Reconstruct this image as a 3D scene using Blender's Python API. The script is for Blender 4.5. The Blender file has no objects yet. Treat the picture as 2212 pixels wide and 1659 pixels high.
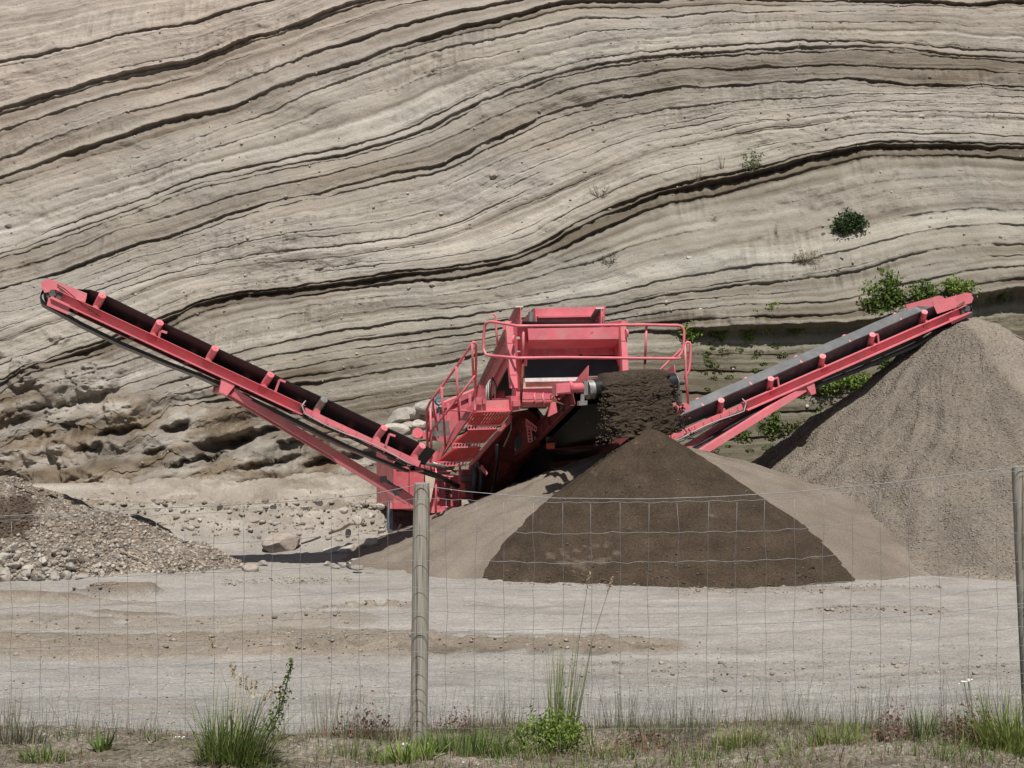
import bpy, math, random
import numpy as np
from mathutils import Vector
random.seed(7)
RNG = np.random.default_rng(11)
R = math.radians
SC = bpy.context.scene
COL = SC.collection
# ------------------------------------------------------------------ camera
F, CX, HY, H = 3038.0, 1106.0, 850.0, 2.75      # focal length in picture units, centre, eye level, eye height
cam_d = bpy.data.cameras.new('camera'); cam = bpy.data.objects.new('camera', cam_d); COL.objects.link(cam)
cam.location = (0, 0, H); cam.rotation_euler = (R(90), 0, 0)
cam_d.sensor_width = 36; cam_d.lens = 36 * F / 2212.0
cam_d.shift_y = 20.5 / 2212.0; cam_d.clip_end = 3000; cam_d.clip_start = 0.1
SC.camera = cam
# ------------------------------------------------------------------ sky and sun
SUN_EL, SUN_AZ = 61.5, 6.0      # sun stands behind the camera, a little to the right
w = bpy.data.worlds.new('World'); SC.world = w; w.use_nodes = True
nt = w.node_tree; bg = nt.nodes['Background']
sky = nt.nodes.new('ShaderNodeTexSky'); sky.sky_type = 'NISHITA'; sky.sun_disc = False
sky.sun_elevation = R(SUN_EL); sky.sun_rotation = R(180 - SUN_AZ)
sky.air_density = 1.0; sky.dust_density = 2.0; sky.ozone_density = 1.0
nt.links.new(sky.outputs[0], bg.inputs[0]); bg.inputs[1].default_value = 0.05
sd = bpy.data.lights.new('sun', 'SUN'); sd.energy = 4.8; sd.angle = R(0.53); sd.color = (1.0, 0.965, 0.91)
sun = bpy.data.objects.new('sun', sd); COL.objects.link(sun)
_e, _a = R(SUN_EL), R(SUN_AZ)
to_sun = Vector((math.sin(_a) * math.cos(_e), -math.cos(_a) * math.cos(_e), math.sin(_e)))
sun.rotation_euler = (-to_sun).to_track_quat('-Z', 'Y').to_euler(); sun.location = (5, -10, 30)
SC.view_settings.view_transform = 'Standard'; SC.view_settings.look = 'None'
SC.view_settings.exposure = 0.12; SC.view_settings.gamma = 1.0

# ------------------------------------------------------------------ helpers
def P(px, py, D):
    return Vector(((px - CX) / F * D, D, H + (HY - py) / F * D))
CAMP = Vector((0, 0, H))
def on(px, py, pt, n):
    r = Vector(((px - CX) / F, 1, (HY - py) / F))
    return CAMP + r * (n.dot(pt - CAMP) / n.dot(r))
A1 = lambda x, y: (777.7 + x / 2.844, 622.1 + y / 2.844)
A2 = lambda x, y: (51.8 + x / 4.0, 570.3 + y / 4.0)
A3 = lambda x, y: (518.4 + x / 4.0, 760.4 + y / 4.0)
A4 = lambda x, y: (967.7 + x / 4.0, 639.4 + y / 4.0)
A5 = lambda x, y: (1417.0 + x / 2.7826, 587.6 + y / 2.7826)

class Perlin:
    def __init__(s, seed):
        r = np.random.default_rng(seed); a = r.random((256, 256)) * 2 * np.pi
        s.gx = np.cos(a).astype(np.float32).ravel(); s.gy = np.sin(a).astype(np.float32).ravel()
    def __call__(s, x, y):
        x, y = np.broadcast_arrays(np.asarray(x, np.float32), np.asarray(y, np.float32))
        xi = np.floor(x); yi = np.floor(y); xf, yf = x - xi, y - yi
        xi = xi.astype(np.int32); yi = yi.astype(np.int32)
        x0 = (xi & 255) << 8; x1 = ((xi + 1) & 255) << 8; y0 = yi & 255; y1 = (yi + 1) & 255
        u = xf * xf * (3 - 2 * xf); v = yf * yf * (3 - 2 * yf); xg = xf - 1; yg = yf - 1
        k = x0 + y0; a = s.gx.take(k) * xf + s.gy.take(k) * yf
        k = x1 + y0; b = s.gx.take(k) * xg + s.gy.take(k) * yf; a += (b - a) * u
        k = x0 + y1; c = s.gx.take(k) * xf + s.gy.take(k) * yg
        k = x1 + y1; b = s.gx.take(k) * xg + s.gy.take(k) * yg; c += (b - c) * u
        return 1.4 * (a + (c - a) * v)
    def fbm(s, x, y, o=4, g=0.5, l=2.03):
        t = 0; a = 1.0
        for i in range(o):
            t = t + a * s(x + 17.3 * i, y - 9.1 * i); x = x * l; y = y * l; a *= g
        return t
    def ridge(s, x, y, o=4, g=0.5):
        t = 0; a = 1.0
        for i in range(o):
            t = t + a * (1 - 2 * np.abs(s(x + 13.7 * i, y + 5.3 * i))); x = x * 2.1; y = y * 2.1; a *= g
        return t
N1, N2, N3, N4 = Perlin(1), Perlin(2), Perlin(3), Perlin(4)
def sstep(a, b, x):
    t = np.clip((x - a) / (b - a), 0, 1); return t * t * (3 - 2 * t)

# ---- materials
MATS = {}
def new_mat(name):
    m = bpy.data.materials.new(name); m.use_nodes = True; MATS[name] = m
    return m, m.node_tree, m.node_tree.nodes['Principled BSDF']
def node(t, kind, **kw):
    n = t.nodes.new(kind)
    for k, v in kw.items():
        if isinstance(k, str) and k.startswith('i_'): n.inputs[k[2:]].default_value = v
        else: setattr(n, k, v)
    return n
def noise(t, vec, scale, detail=6, rough=0.6):
    n = node(t, 'ShaderNodeTexNoise'); n.inputs['Scale'].default_value = scale
    n.inputs['Detail'].default_value = detail; n.inputs['Roughness'].default_value = rough
    t.links.new(vec, n.inputs['Vector']); return n.outputs['Fac']
def ramp(t, fac, stops):
    n = node(t, 'ShaderNodeValToRGB'); e = n.color_ramp.elements
    while len(e) < len(stops): e.new(0.5)
    for i, (p, c) in enumerate(stops):
        e[i].position = p; e[i].color = (c[0], c[1], c[2], 1) if not isinstance(c, (int, float)) else (c, c, c, 1)
    t.links.new(fac, n.inputs[0]); return n.outputs[0]
def mix(t, fac, a, b, mode='MIX'):
    n = node(t, 'ShaderNodeMix', data_type='RGBA', blend_type=mode)
    for s, v in ((0, fac), (6, a), (7, b)):
        if hasattr(v, 'is_output') or hasattr(v, 'links'): t.links.new(v, n.inputs[s])
        elif isinstance(v, (int, float)): n.inputs[s].default_value = v if s == 0 else (v, v, v, 1)
        else: n.inputs[s].default_value = (v[0], v[1], v[2], 1)
    return n.outputs[2]
def bump(t, b, h, strength, dist, prev=None):
    n = node(t, 'ShaderNodeBump'); n.inputs['Strength'].default_value = strength; n.inputs['Distance'].default_value = dist
    t.links.new(h, n.inputs['Height'])
    if prev is not None: t.links.new(prev, n.inputs['Normal'])
    t.links.new(n.outputs[0], b.inputs['Normal']); return n.outputs[0]
def pos(t):
    return node(t, 'ShaderNodeNewGeometry').outputs['Position']

def earth_mat(name, fine=60, fine_b=0.012, speck=0.35, peb=None, peb_b=0.02, peb_c=0.5, beds=False):
    """earth whose layer colours come with the mesh; grain, specks and fine relief here"""
    m, t, b = new_mat(name); p = pos(t)
    at = node(t, 'ShaderNodeAttribute', attribute_name='earth')
    c = at.outputs['Color']
    big = ramp(t, noise(t, p, 1.3, 5), [(0.3, 0.86), (0.7, 1.1)])
    c = mix(t, 1.0, c, big, 'MULTIPLY')
    gr = ramp(t, noise(t, p, fine, 4, 0.7), [(0.3, 1 - speck), (0.5, 1.0), (0.72, 1 + speck * 0.8)])
    c = mix(t, 1.0, c, gr, 'MULTIPLY')
    hb = bump(t, b, noise(t, p, fine * 0.45, 6, 0.68), 1.0, fine_b)
    hb = bump(t, b, noise(t, p, 5.0, 5, 0.55), 1.0, fine_b * 3.0, hb)
    if beds:      # hair-fine laminae following the bedding
        sp = node(t, 'ShaderNodeSeparateXYZ'); t.links.new(p, sp.inputs[0]); cb_ = node(t, 'ShaderNodeCombineXYZ')
        for src, k, dst in ((sp.outputs[0], .55, 0), (at.outputs['Alpha'], 22.0, 1)):
            mm = node(t, 'ShaderNodeMath', operation='MULTIPLY'); t.links.new(src, mm.inputs[0]); mm.inputs[1].default_value = k; t.links.new(mm.outputs[0], cb_.inputs[dst])
        lm = noise(t, cb_.outputs[0], 1.0, 5, 0.62)
        c = mix(t, 1.0, c, ramp(t, lm, [(0.28, 0.80), (0.5, 1.0), (0.72, 1.14)]), 'MULTIPLY')
        hb = bump(t, b, lm, 1.0, 0.028, hb)
        pits = ramp(t, noise(t, p, 17, 3, 0.6), [(0.66, 0.0), (0.72, 1.0)])
        c = mix(t, pits, c, mix(t, 1.0, c, 0.55, 'MULTIPLY'))
    if peb:
        v = node(t, 'ShaderNodeTexVoronoi', feature='F1'); v.inputs['Scale'].default_value = peb
        t.links.new(p, v.inputs['Vector'])
        pc = ramp(t, v.outputs['Color'], [(0.1, 1 - peb_c), (0.5, 1.0), (0.9, 1 + peb_c)])
        c = mix(t, 1.0, c, pc, 'MULTIPLY')
        inv = node(t, 'ShaderNodeMath', operation='SUBTRACT'); inv.inputs[0].default_value = 1.0
        t.links.new(v.outputs['Distance'], inv.inputs[1])
        bump(t, b, inv.outputs[0], 1.0, peb_b, hb)
    t.links.new(c, b.inputs['Base Color'])
    b.inputs['Roughness'].default_value = 0.95; b.inputs['Specular IOR Level'].default_value = 0.15
    return m
earth_mat('cliff', 42, 0.012, 0.25, beds=True)
earth_mat('floor', 70, 0.009, 0.18, 44, 0.008, 0.12)
earth_mat('verge', 110, 0.008, 0.35, 45, 0.012, 0.35)
earth_mat('damp_soil', 38, 0.012, 0.55)
earth_mat('fine_sand', 45, 0.009, 0.3)
earth_mat('gravel', 50, 0.01, 0.25, 30, 0.02, 0.2)
earth_mat('rubble', 40, 0.02, 0.3, 16, 0.05, 0.35)

def simple(name, col, rough=0.6, metal=0.0, var=0.25, scale=8, spec=0.4, bmp=0.0, dust=None, dustf=0.0):
    m, t, b = new_mat(name); p = pos(t)
    c = mix(t, 1.0, col, ramp(t, noise(t, p, scale, 6), [(0.3, 1 - var), (0.7, 1 + var)]), 'MULTIPLY')
    if dust: c = mix(t, ramp(t, noise(t, p, scale * 0.6, 8, 0.7), [(0.45, 0.0), (0.75, dustf)]), c, dust)
    t.links.new(c, b.inputs['Base Color'])
    b.inputs['Roughness'].default_value = rough; b.inputs['Metallic'].default_value = metal
    b.inputs['Specular IOR Level'].default_value = spec
    if bmp: bump(t, b, noise(t, p, scale * 4, 6), 1.0, bmp)
    return m
def paint(name, col, dustf=0.35, rustf=0.8):
    m, t, b = new_mat(name); p = pos(t)
    c = mix(t, 1.0, col, ramp(t, noise(t, p, 3.0, 5), [(0.3, 0.85), (0.7, 1.12)]), 'MULTIPLY')
    c = mix(t, ramp(t, noise(t, p, 5.0, 9, 0.7), [(0.46, 0.0), (0.70, dustf)]), c, (0.47, 0.31, 0.27))
    c = mix(t, ramp(t, noise(t, p, 11.0, 10, 0.75), [(0.60, 0.0), (0.70, rustf)]), c, (0.16, 0.07, 0.035))
    t.links.new(c, b.inputs['Base Color'])
    t.links.new(ramp(t, noise(t, p, 7.0, 5), [(0.3, 0.36), (0.7, 0.6)]), b.inputs['Roughness'])
    b.inputs['Specular IOR Level'].default_value = 0.5
    bump(t, b, noise(t, p, 9.0, 4), 0.5, 0.006)
paint('tread_glow_red', (0.62, 0.05, 0.055), .2, .5); paint('red', (0.70, 0.17, 0.205), .6, .9); paint('red_worn', (0.58, 0.115, 0.14), 0.55, 0.9)
paint('red_rail', (0.68, 0.165, 0.195), 0.35, 0.9); paint('orange_red', (0.62, 0.10, 0.06), 0.3, 0.4)
simple('rubber', (0.010, 0.0105, 0.013), 0.38, 0, 0.35, 6, 0.5, 0.0, (0.06, 0.055, 0.05), 0.2)
simple('rubber_dusty', (0.05, 0.053, 0.06), 0.5, 0, 0.3, 6, 0.5, 0.0, (0.2, 0.18, 0.16), 0.5)
simple('hose', (0.02, 0.02, 0.022), 0.4, 0, 0.2, 10)
simple('hose_grey', (0.33, 0.31, 0.28), 0.5, 0, 0.2, 10)
simple('steel', (0.34, 0.33, 0.32), 0.45, 0.6, 0.3, 12, 0.5, 0, (0.25, 0.21, 0.17), 0.6)
simple('steel_dark', (0.10, 0.095, 0.09), 0.6, 0.3, 0.3, 12, 0.5, 0, (0.25, 0.21, 0.17), 0.5)
simple('rust', (0.17, 0.075, 0.04), 0.85, 0, 0.4, 14, 0.2, 0.004)
simple('grimy_shaded_red', (0.17, 0.035, 0.034), 0.7, 0, 0.45, 5, 0.3, 0.004, (0.06, 0.05, 0.042), 0.8)  # grime plus the shade under the deck, put into a darker red
simple('rail_grey', (0.46, 0.41, 0.39), 0.5, 0, .2, 8)
simple('cream', (0.62, 0.50, 0.40), 0.6, 0, 0.2, 6, 0.3, 0, (0.4, 0.2, 0.17), 0.4)
simple('blue_grey', (0.12, 0.14, 0.17), 0.45, 0.2, 0.2, 8)
simple('teal', (0.03, 0.28, 0.26), 0.5); simple('blue_rope', (0.03, 0.17, 0.27), 0.7); simple('white_paint', (0.75, 0.75, 0.72), 0.5)
simple('black_iron', (0.025, 0.025, 0.027), 0.6)
simple('wire', (0.24, 0.245, 0.25), 0.5, 0.25, 0.25, 30, 0.5)
simple('stone_grey', (0.30, 0.275, 0.24), 0.9, 0, 0.3, 9, 0.2, 0.012, (0.36, 0.32, 0.26), 0.6)
simple('stone_pale', (0.42, 0.385, 0.335), 0.9, 0, 0.25, 9, 0.2, 0.012)
simple('stone_pink', (0.33, 0.275, 0.235), 0.9, 0, 0.25, 9, 0.2, 0.012)
simple('stone_dark', (0.13, 0.115, 0.10), 0.9, 0, 0.3, 9, 0.2, 0.012)
simple('drift_wood', (0.36, 0.29, 0.21), 0.85, 0, 0.3, 20, 0.2, 0.006)
def leaf(name, col, var=0.35, sc=14, tr=0.35):
    m, t, b = new_mat(name); p = pos(t)
    f = noise(t, p, sc, 3)
    c = mix(t, 1.0, col, ramp(t, f, [(0.3, 1 - var), (0.7, 1 + var)]), 'MULTIPLY')
    t.links.new(c, b.inputs['Base Color']); b.inputs['Roughness'].default_value = 0.6; b.inputs['Specular IOR Level'].default_value = 0.25
    if tr:
        out = t.nodes['Material Output']; tl = node(t, 'ShaderNodeBsdfTranslucent'); ms = node(t, 'ShaderNodeMixShader')
        t.links.new(c, tl.inputs[0]); ms.inputs[0].default_value = tr
        t.links.new(b.outputs[0], ms.inputs[1]); t.links.new(tl.outputs[0], ms.inputs[2]); t.links.new(ms.outputs[0], out.inputs[0])
leaf('grass_green', (0.12, 0.175, 0.045)); leaf('grass_bright', (0.21, 0.26, 0.07)); leaf('grass_dry', (0.30, 0.265, 0.16))
leaf('grass_grey', (0.15, 0.15, 0.10)); leaf('straw', (0.48, 0.40, 0.27)); leaf('sorrel', (0.20, 0.105, 0.075)); leaf('dead', (0.19, 0.16, 0.12), tr=0)
leaf('leaf_dark', (0.05, 0.085, 0.03)); leaf('leaf_mid', (0.13, 0.19, 0.045)); leaf('leaf_bright', (0.20, 0.28, 0.06)); leaf('moss', (0.09, 0.10, 0.03), tr=0)
leaf('bud', (0.26, 0.16, 0.14)); simple('petal', (0.8, 0.8, 0.76), 0.6)
def wood_mat():
    m, t, b = new_mat('post_wood'); tc = node(t, 'ShaderNodeTexCoord'); mp = node(t, 'ShaderNodeMapping')
    mp.inputs['Scale'].default_value = (1, 1, 0.035); t.links.new(tc.outputs['Object'], mp.inputs[0])
    f = noise(t, mp.outputs[0], 48, 3, 0.55); g = noise(t, tc.outputs['Object'], 6, 4)
    c = ramp(t, f, [(0.36, (0.10, 0.08, 0.055)), (0.45, (0.29, 0.26, 0.215)), (0.58, (0.40, 0.37, 0.32)), (0.66, (0.20, 0.165, 0.12)), (0.72, (0.34, 0.31, 0.265))])
    c = mix(t, ramp(t, g, [(0.4, 0.0), (0.75, 0.5)]), c, (0.25, 0.245, 0.20))
    t.links.new(c, b.inputs['Base Color']); b.inputs['Roughness'].default_value = 0.85
    bump(t, b, f, 1.0, 0.004)
wood_mat()

# ---- meshes
class MB:
    def __init__(s): s.v = []; s.f = []; s.st = []
    def add(s, vs, fs):
        s.st.append((len(s.v), len(s.f))); o = len(s.v); s.v += [Vector(p) for p in vs]; s.f += [tuple(i + o for i in f) for f in fs]; return s
    def prism(s, poly, vec):
        n = len(poly); vec = Vector(vec)
        a = [Vector(p) for p in poly]; b = [p + vec for p in a]
        s.add(a + b, [tuple(range(n)), tuple(range(2 * n - 1, n - 1, -1))] + [(i, i + n, (i + 1) % n + n, (i + 1) % n) for i in range(n)]); return s
    def obox(s, c, ax, ay, az):
        c, ax, ay, az = Vector(c), Vector(ax), Vector(ay), Vector(az)
        return s.prism([c - ax - ay - az, c + ax - ay - az, c + ax + ay - az, c - ax + ay - az], az * 2)
    def box(s, x0, x1, y0, y1, z0, z1):
        return s.prism([(x0, y0, z0), (x1, y0, z0), (x1, y1, z0), (x0, y1, z0)], (0, 0, z1 - z0))
    def beam(s, p0, p1, w, h, up=(0, 0, 1)):
        p0, p1 = Vector(p0), Vector(p1); d = (p1 - p0).normalized(); up = Vector(up)
        sd = d.cross(up)
        if sd.length < 1e-4: sd = d.cross(Vector((1, 0, 0)))
        sd.normalize(); u = sd.cross(d).normalized(); a, b = sd * w / 2, u * h / 2
        return s.prism([p0 - a - b, p0 + a - b, p0 + a + b, p0 - a + b], p1 - p0)
    def tube(s, path, r, n=8, closed=False):
        path = [Vector(p) for p in path]; m = len(path)
        rr = r if isinstance(r, (list, tuple)) else [r] * m
        s.st.append((len(s.v), len(s.f))); ring0 = len(s.v); prev = None
        for i, p in enumerate(path):
            a = path[(i - 1) % m] if (i > 0 or closed) else p; b = path[(i + 1) % m] if (i < m - 1 or closed) else p
            d = (b - a).normalized()
            if prev is None:
                prev = d.cross(Vector((0, 0, 1)));
                if prev.length < 1e-3: prev = d.cross(Vector((1, 0, 0)))
            prev = (prev - d * prev.dot(d)).normalized(); q = d.cross(prev)
            for k in range(n):
                an = 2 * math.pi * k / n; s.v.append(p + (prev * math.cos(an) + q * math.sin(an)) * rr[i])
        for i in range(m if closed else m - 1):
            for k in range(n):
                j = (i + 1) % m
                s.f.append((ring0 + i * n + k, ring0 + i * n + (k + 1) % n, ring0 + j * n + (k + 1) % n, ring0 + j * n + k))
        if not closed:
            s.f.append(tuple(ring0 + k for k in range(n - 1, -1, -1))); s.f.append(tuple(ring0 + (m - 1) * n + k for k in range(n)))
        return s
    def cyl(s, p0, p1, r, n=18, r1=None):
        return s.tube([p0, p1], [r, r if r1 is None else r1], n)
    def build(s, name, mat, parent=None, smooth=False, angle=None):
        L = ROOTS.get(parent.name, Vector((0, 0, 0))) if parent else Vector((0, 0, 0))
        me = bpy.data.meshes.new(name); me.from_pydata([p - L for p in s.v], [], s.f)
        me.materials.append(MATS[mat] if isinstance(mat, str) else mat)
        o = bpy.data.objects.new(name, me); COL.objects.link(o)
        if parent: o.parent = parent; ROOTS[o.name] = L
        if smooth: me.shade_smooth()
        if angle: me.set_sharp_from_angle(angle=R(angle))
        return o
    def pieces(s):
        st = s.st + [(len(s.v), len(s.f))]
        for (a, fa), (b, fb) in zip(st[:-1], st[1:]):
            m = MB(); m.v = s.v[a:b]; m.f = [tuple(i - a for i in f) for f in s.f[fa:fb]]; yield m
ROOTS = {}
def tag(o, label=None, cat=None, group=None, kind=None):
    if label: o['label'] = label
    if cat: o['category'] = cat
    if group: o['group'] = group
    if kind: o['kind'] = kind
    return o
def empty(name, loc):
    o = bpy.data.objects.new(name, None); COL.objects.link(o); o.location = loc; ROOTS[o.name] = Vector(loc)
    o.empty_display_size = 0.2; return o
def arc(c, a, b, th0, th1, n):
    return [Vector(c) + Vector(a) * math.cos(th0 + (th1 - th0) * i / n) + Vector(b) * math.sin(th0 + (th1 - th0) * i / n) for i in range(n + 1)]
def rounded(pts, r, n=4):
    out = []; m = len(pts)
    for i in range(m):
        p = Vector(pts[i]); a = Vector(pts[i - 1]); b = Vector(pts[(i + 1) % m])
        d0, d1 = (a - p), (b - p); q = min(r, d0.length * .45, d1.length * .45)
        s0, s1 = p + d0.normalized() * q, p + d1.normalized() * q
        for k in range(n + 1):
            t = k / n; out.append(s0 * (1 - t) ** 2 + p * 2 * t * (1 - t) + s1 * t * t)
    return out

def grid_mesh(name, X, Y, Z, col, mat, smooth=True, alpha=None):
    """X, Y, Z (rows x cols) arrays -> one sheet with its earth colour"""
    nr, nc = X.shape
    me = bpy.data.meshes.new(name); nv = nr * nc
    co = np.stack([X, Y, Z], -1).reshape(-1).astype(np.float32)
    idx = np.arange(nv).reshape(nr, nc)
    q = np.stack([idx[:-1, :-1], idx[:-1, 1:], idx[1:, 1:], idx[1:, :-1]], -1).reshape(-1, 4)
    nf = len(q); me.vertices.add(nv); me.vertices.foreach_set('co', co)
    me.loops.add(nf * 4); me.loops.foreach_set('vertex_index', q.reshape(-1).astype(np.int32))
    me.polygons.add(nf); me.polygons.foreach_set('loop_start', (np.arange(nf) * 4).astype(np.int32))
    me.update(calc_edges=True)
    if col is not None:
        a = me.color_attributes.new('earth', 'FLOAT_COLOR', 'POINT')
        c4 = np.ones((nv, 4), np.float32); c4[:, :3] = np.clip(col.reshape(-1, 3), 0.01, 0.9); c4[:, 3] = 1.0 if alpha is None else alpha.reshape(-1); a.data.foreach_set('color', c4.reshape(-1))
    me.materials.append(MATS[mat])
    if smooth: me.shade_smooth()
    o = bpy.data.objects.new(name, me); COL.objects.link(o); return o
def lerpc(a, b, t):
    t = np.clip(t, 0, 1)[..., None]; return np.array(a) * (1 - t) + np.array(b) * t
SAND = (0.265, 0.249, 0.226); SAND_L = (0.322, 0.306, 0.281); BROWN = (0.20, 0.165, 0.125); GREYG = (0.235, 0.223, 0.205)

# ================================================================== CLIFF
CURVES = [  # bedding planes of the sand face, followed from left to right
 (-700, [(0,-420),(2212,-760)]),
 (-160, [(0,140),(90,120),(250,80),(400,55),(480,40),(600,0),(800,-80),(1106,-160),(1600,-200),(2212,-205)]),
 (-60, [(0,232),(150,190),(300,155),(400,130),(500,100),(600,70),(680,40),(760,10),(850,-15),(1106,-60),(1400,-80),(2212,-90)]),
 (10, [(0,330),(50,315),(150,285),(250,250),(400,210),(500,180),(600,148),(700,110),(800,75),(900,45),(1000,25),(1106,10),(1250,-18),(1500,-35),(2212,-40)]),
 (42, [(0,368),(65,350),(150,325),(250,290),(390,255),(480,235),(560,205),(650,175),(750,140),(850,100),(960,72),(1106,42),(1200,20),(1300,13),(1400,6),(1600,0),(2212,0)]),
 (85, [(0,413),(100,385),(250,340),(400,305),(500,270),(600,235),(700,190),(800,150),(900,120),(1000,100),(1106,85),(1250,55),(1390,45),(1480,40),(1700,28),(2212,28)]),
 (195, [(0,550),(100,505),(200,470),(300,435),(400,405),(500,385),(600,360),(650,350),(750,330),(850,300),(900,275),(1000,230),(1050,213),(1106,195),(1200,170),(1350,135),(1500,118),(1700,110),(1800,108),(2000,112),(2212,125)]),
 (275, [(0,620),(100,590),(200,545),(300,515),(400,495),(500,465),(570,445),(650,425),(750,400),(850,370),(950,345),(1030,310),(1106,275),(1200,240),(1300,212),(1450,190),(1600,185),(1800,178),(2000,178),(2212,188)]),
 (420, [(0,715),(180,648),(300,600),(420,575),(560,552),(700,535),(850,512),(1000,470),(1106,420),(1180,395),(1300,340),(1400,300),(1600,265),(1800,245),(2000,240),(2212,250)]),
 (560, [(0,830),(52,802),(107,775),(152,762),(240,735),(330,700),(400,670),(450,650),(550,632),(640,622),(750,607),(850,592),(950,580),(1050,568),(1106,560),(1200,513),(1300,465),(1340,440),(1450,402),(1550,384),(1650,360),(1750,335),(1850,320),(1950,313),(2050,315),(2150,325),(2212,328)]),
 (665, [(0,900),(200,850),(400,790),(600,738),(700,716),(850,692),(1000,680),(1106,667),(1200,650),(1300,640),(1400,610),(1500,592),(1600,577),(1700,568),(1760,555),(1850,535),(1900,520),(2000,497),(2100,490),(2212,500)]),
 (755, [(0,965),(200,930),(350,890),(623,828),(800,802),(943,782),(1106,755),(1300,720),(1480,706),(1600,702),(1850,694),(2000,665),(2116,637),(2212,628)]),
 (1060, [(0,1190),(600,1150),(1106,1080),(1600,1060),(2212,1040)]),
 (1250, [(0,1330),(2212,1260)]),
]
SLOPE, CD0, CZ0 = R(62), 29.0, 0.5
def smooth_curve(xs, ys, x):
    y = np.interp(x, xs, ys, left=None, right=None)
    return y
def build_cliff():
    global CL_PX, CL_PY, CL_POS, CL_COL
    cols = np.concatenate([np.linspace(-1500, -60, 60)[:-1], np.linspace(-60, 2272, 900), np.linspace(2272, 3700, 60)[1:]])
    # bedding boundaries (S, lip depth in m, recovery in S, fade seed)
    r = np.random.default_rng(5); lips = []
    s = -690.0
    while s < 1040:
        s += r.exponential(12) + 4
        lips.append((s, r.choice([0.02, 0.03, 0.05, 0.08, 0.12], p=[.42, .30, .18, .07, .03]), r.uniform(3, 9), 1))
    for S0, A, l in ((-160,.16,9),(-60,.24,9),(-52,.12,6),(-28,.14,7),(10,.20,10),(42,.26,11),(60,.08,8),(85,.09,8),(120,.07,7),(180,.10,7),(195,.22,9),(204,.14,7),(235,.06,8),
                     (275,.30,11),(290,.08,10),(330,.06,8),(372,.05,7),(420,.09,7),(450,.07,6),(520,.06,9),(553,.16,7),(562,.34,15),(580,.18,9),(665,.16,7),(690,.14,6),(706,.10,6),(722,.09,6),(742,.14,8),(757,.34,13),(800,.16,10),(830,.13,9),(868,.16,11),(910,.14,10),(955,.16,10)):
        lips.append((S0, A, l, 0))
    rows = set(np.arange(-700, -210, 4.5).tolist()) | set(np.arange(-210, 1100, 2.6).tolist()) | set(np.arange(1100, 1251, 5).tolist())
    rows = np.array(sorted(rows))
    extra = np.concatenate([[b - .25, b + .25, b + 1.2] for b, A, l, m in lips if A > .045 and b > -210])
    rows = np.unique(np.concatenate([rows, extra])); rows = rows[np.concatenate([[True], np.diff(rows) > 0.2])]
    PX, S = np.meshgrid(cols, rows)
    ys = []
    for Sk, pts in CURVES:
        xs = [p[0] for p in pts]; yy = [p[1] for p in pts]
        xc = np.clip(cols, 0, 2212); y = np.interp(xc, xs, yy)
        k = np.ones(41) / 41; ins = (cols >= -60) & (cols <= 2272)          # soften the joints
        yi = y[ins]; yp = np.pad(yi, 20, mode='reflect', reflect_type='odd'); y[ins] = np.convolve(yp, k, 'valid')
        y = y + np.where(cols < 0, -cols * 0.22, 0) + np.where(cols > 2212, (cols - 2212) * 0.05, 0)
        ys.append(y)
    ys = np.array(ys)
    for k in range(1, len(ys)): ys[k] = np.maximum(ys[k], ys[k - 1] + 10)
    Sk = np.array([c[0] for c in CURVES], float)
    # smooth (monotone cubic) interpolation S -> height of the bed in every column
    h = np.diff(Sk)[:, None]; dl = np.diff(ys, axis=0) / h
    m = np.zeros_like(ys); m[1:-1] = 2 * dl[:-1] * dl[1:] / (dl[:-1] + dl[1:] + 1e-9); m[0] = dl[0]; m[-1] = dl[-1]
    j = np.clip(np.searchsorted(Sk, rows, 'right') - 1, 0, len(Sk) - 2); t = ((rows - Sk[j]) / (Sk[j + 1] - Sk[j]))[:, None]; hh = (Sk[j + 1] - Sk[j])[:, None]
    PY = (2*t**3-3*t**2+1) * ys[j] + (t**3-2*t**2+t) * hh * m[j] + (-2*t**3+3*t**2) * ys[j + 1] + (t**3-t**2) * hh * m[j + 1]
    PY = PY + 5.0 * N1.fbm(PX / 170, S / 60, 3) + 2.2 * N2.fbm(PX / 34, S / 22, 4, .55)
    # slumped, undercut bank low on the left
    edge = np.interp(cols, [-60, 150, 300, 430, 600, 720, 860, 960], [815, 835, 828, 850, 885, 885, 930, 1010])[None, :]
    M = sstep(-25, 45, PY - edge) * sstep(960, 800, PX)
    M2 = sstep(690, 780, PY) * sstep(330, 200, PX) * 0.35 * sstep(0.1, 0.5, N3.fbm(PX / 80, PY / 60, 2) + .2)     # clods on the shelf above it
    PY = PY + M * (26 * N3.fbm(PX / 120, PY / 90, 4) + 8 * N1.fbm(PX / 30, PY / 25, 3))
    PYc = np.clip(PY, -2600, 1400)
    # point on the leaning face
    dx, dz = (PX - CX) / F, (HY - PYc) / F
    tanS = math.tan(SLOPE)
    D = (CZ0 - H - CD0 * tanS) / (dz - tanS)
    D = np.clip(D, 20, 80)
    X, Z = dx * D, H + dz * D
    # relief
    dsp = 0.55 * N1.fbm(X / 7, Z / 5, 3) + 0.035 * N2.fbm(X / 1.1, Z / .5, 4) + 0.010 * N3.fbm(X / .16, Z / .10, 3)
    lipd = np.zeros_like(dsp); Q = sstep(.12, .55, N1.fbm(PX / 260 + 3.3, (PY + .25 * PX) / 70, 4)) * (1 - M)
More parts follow.
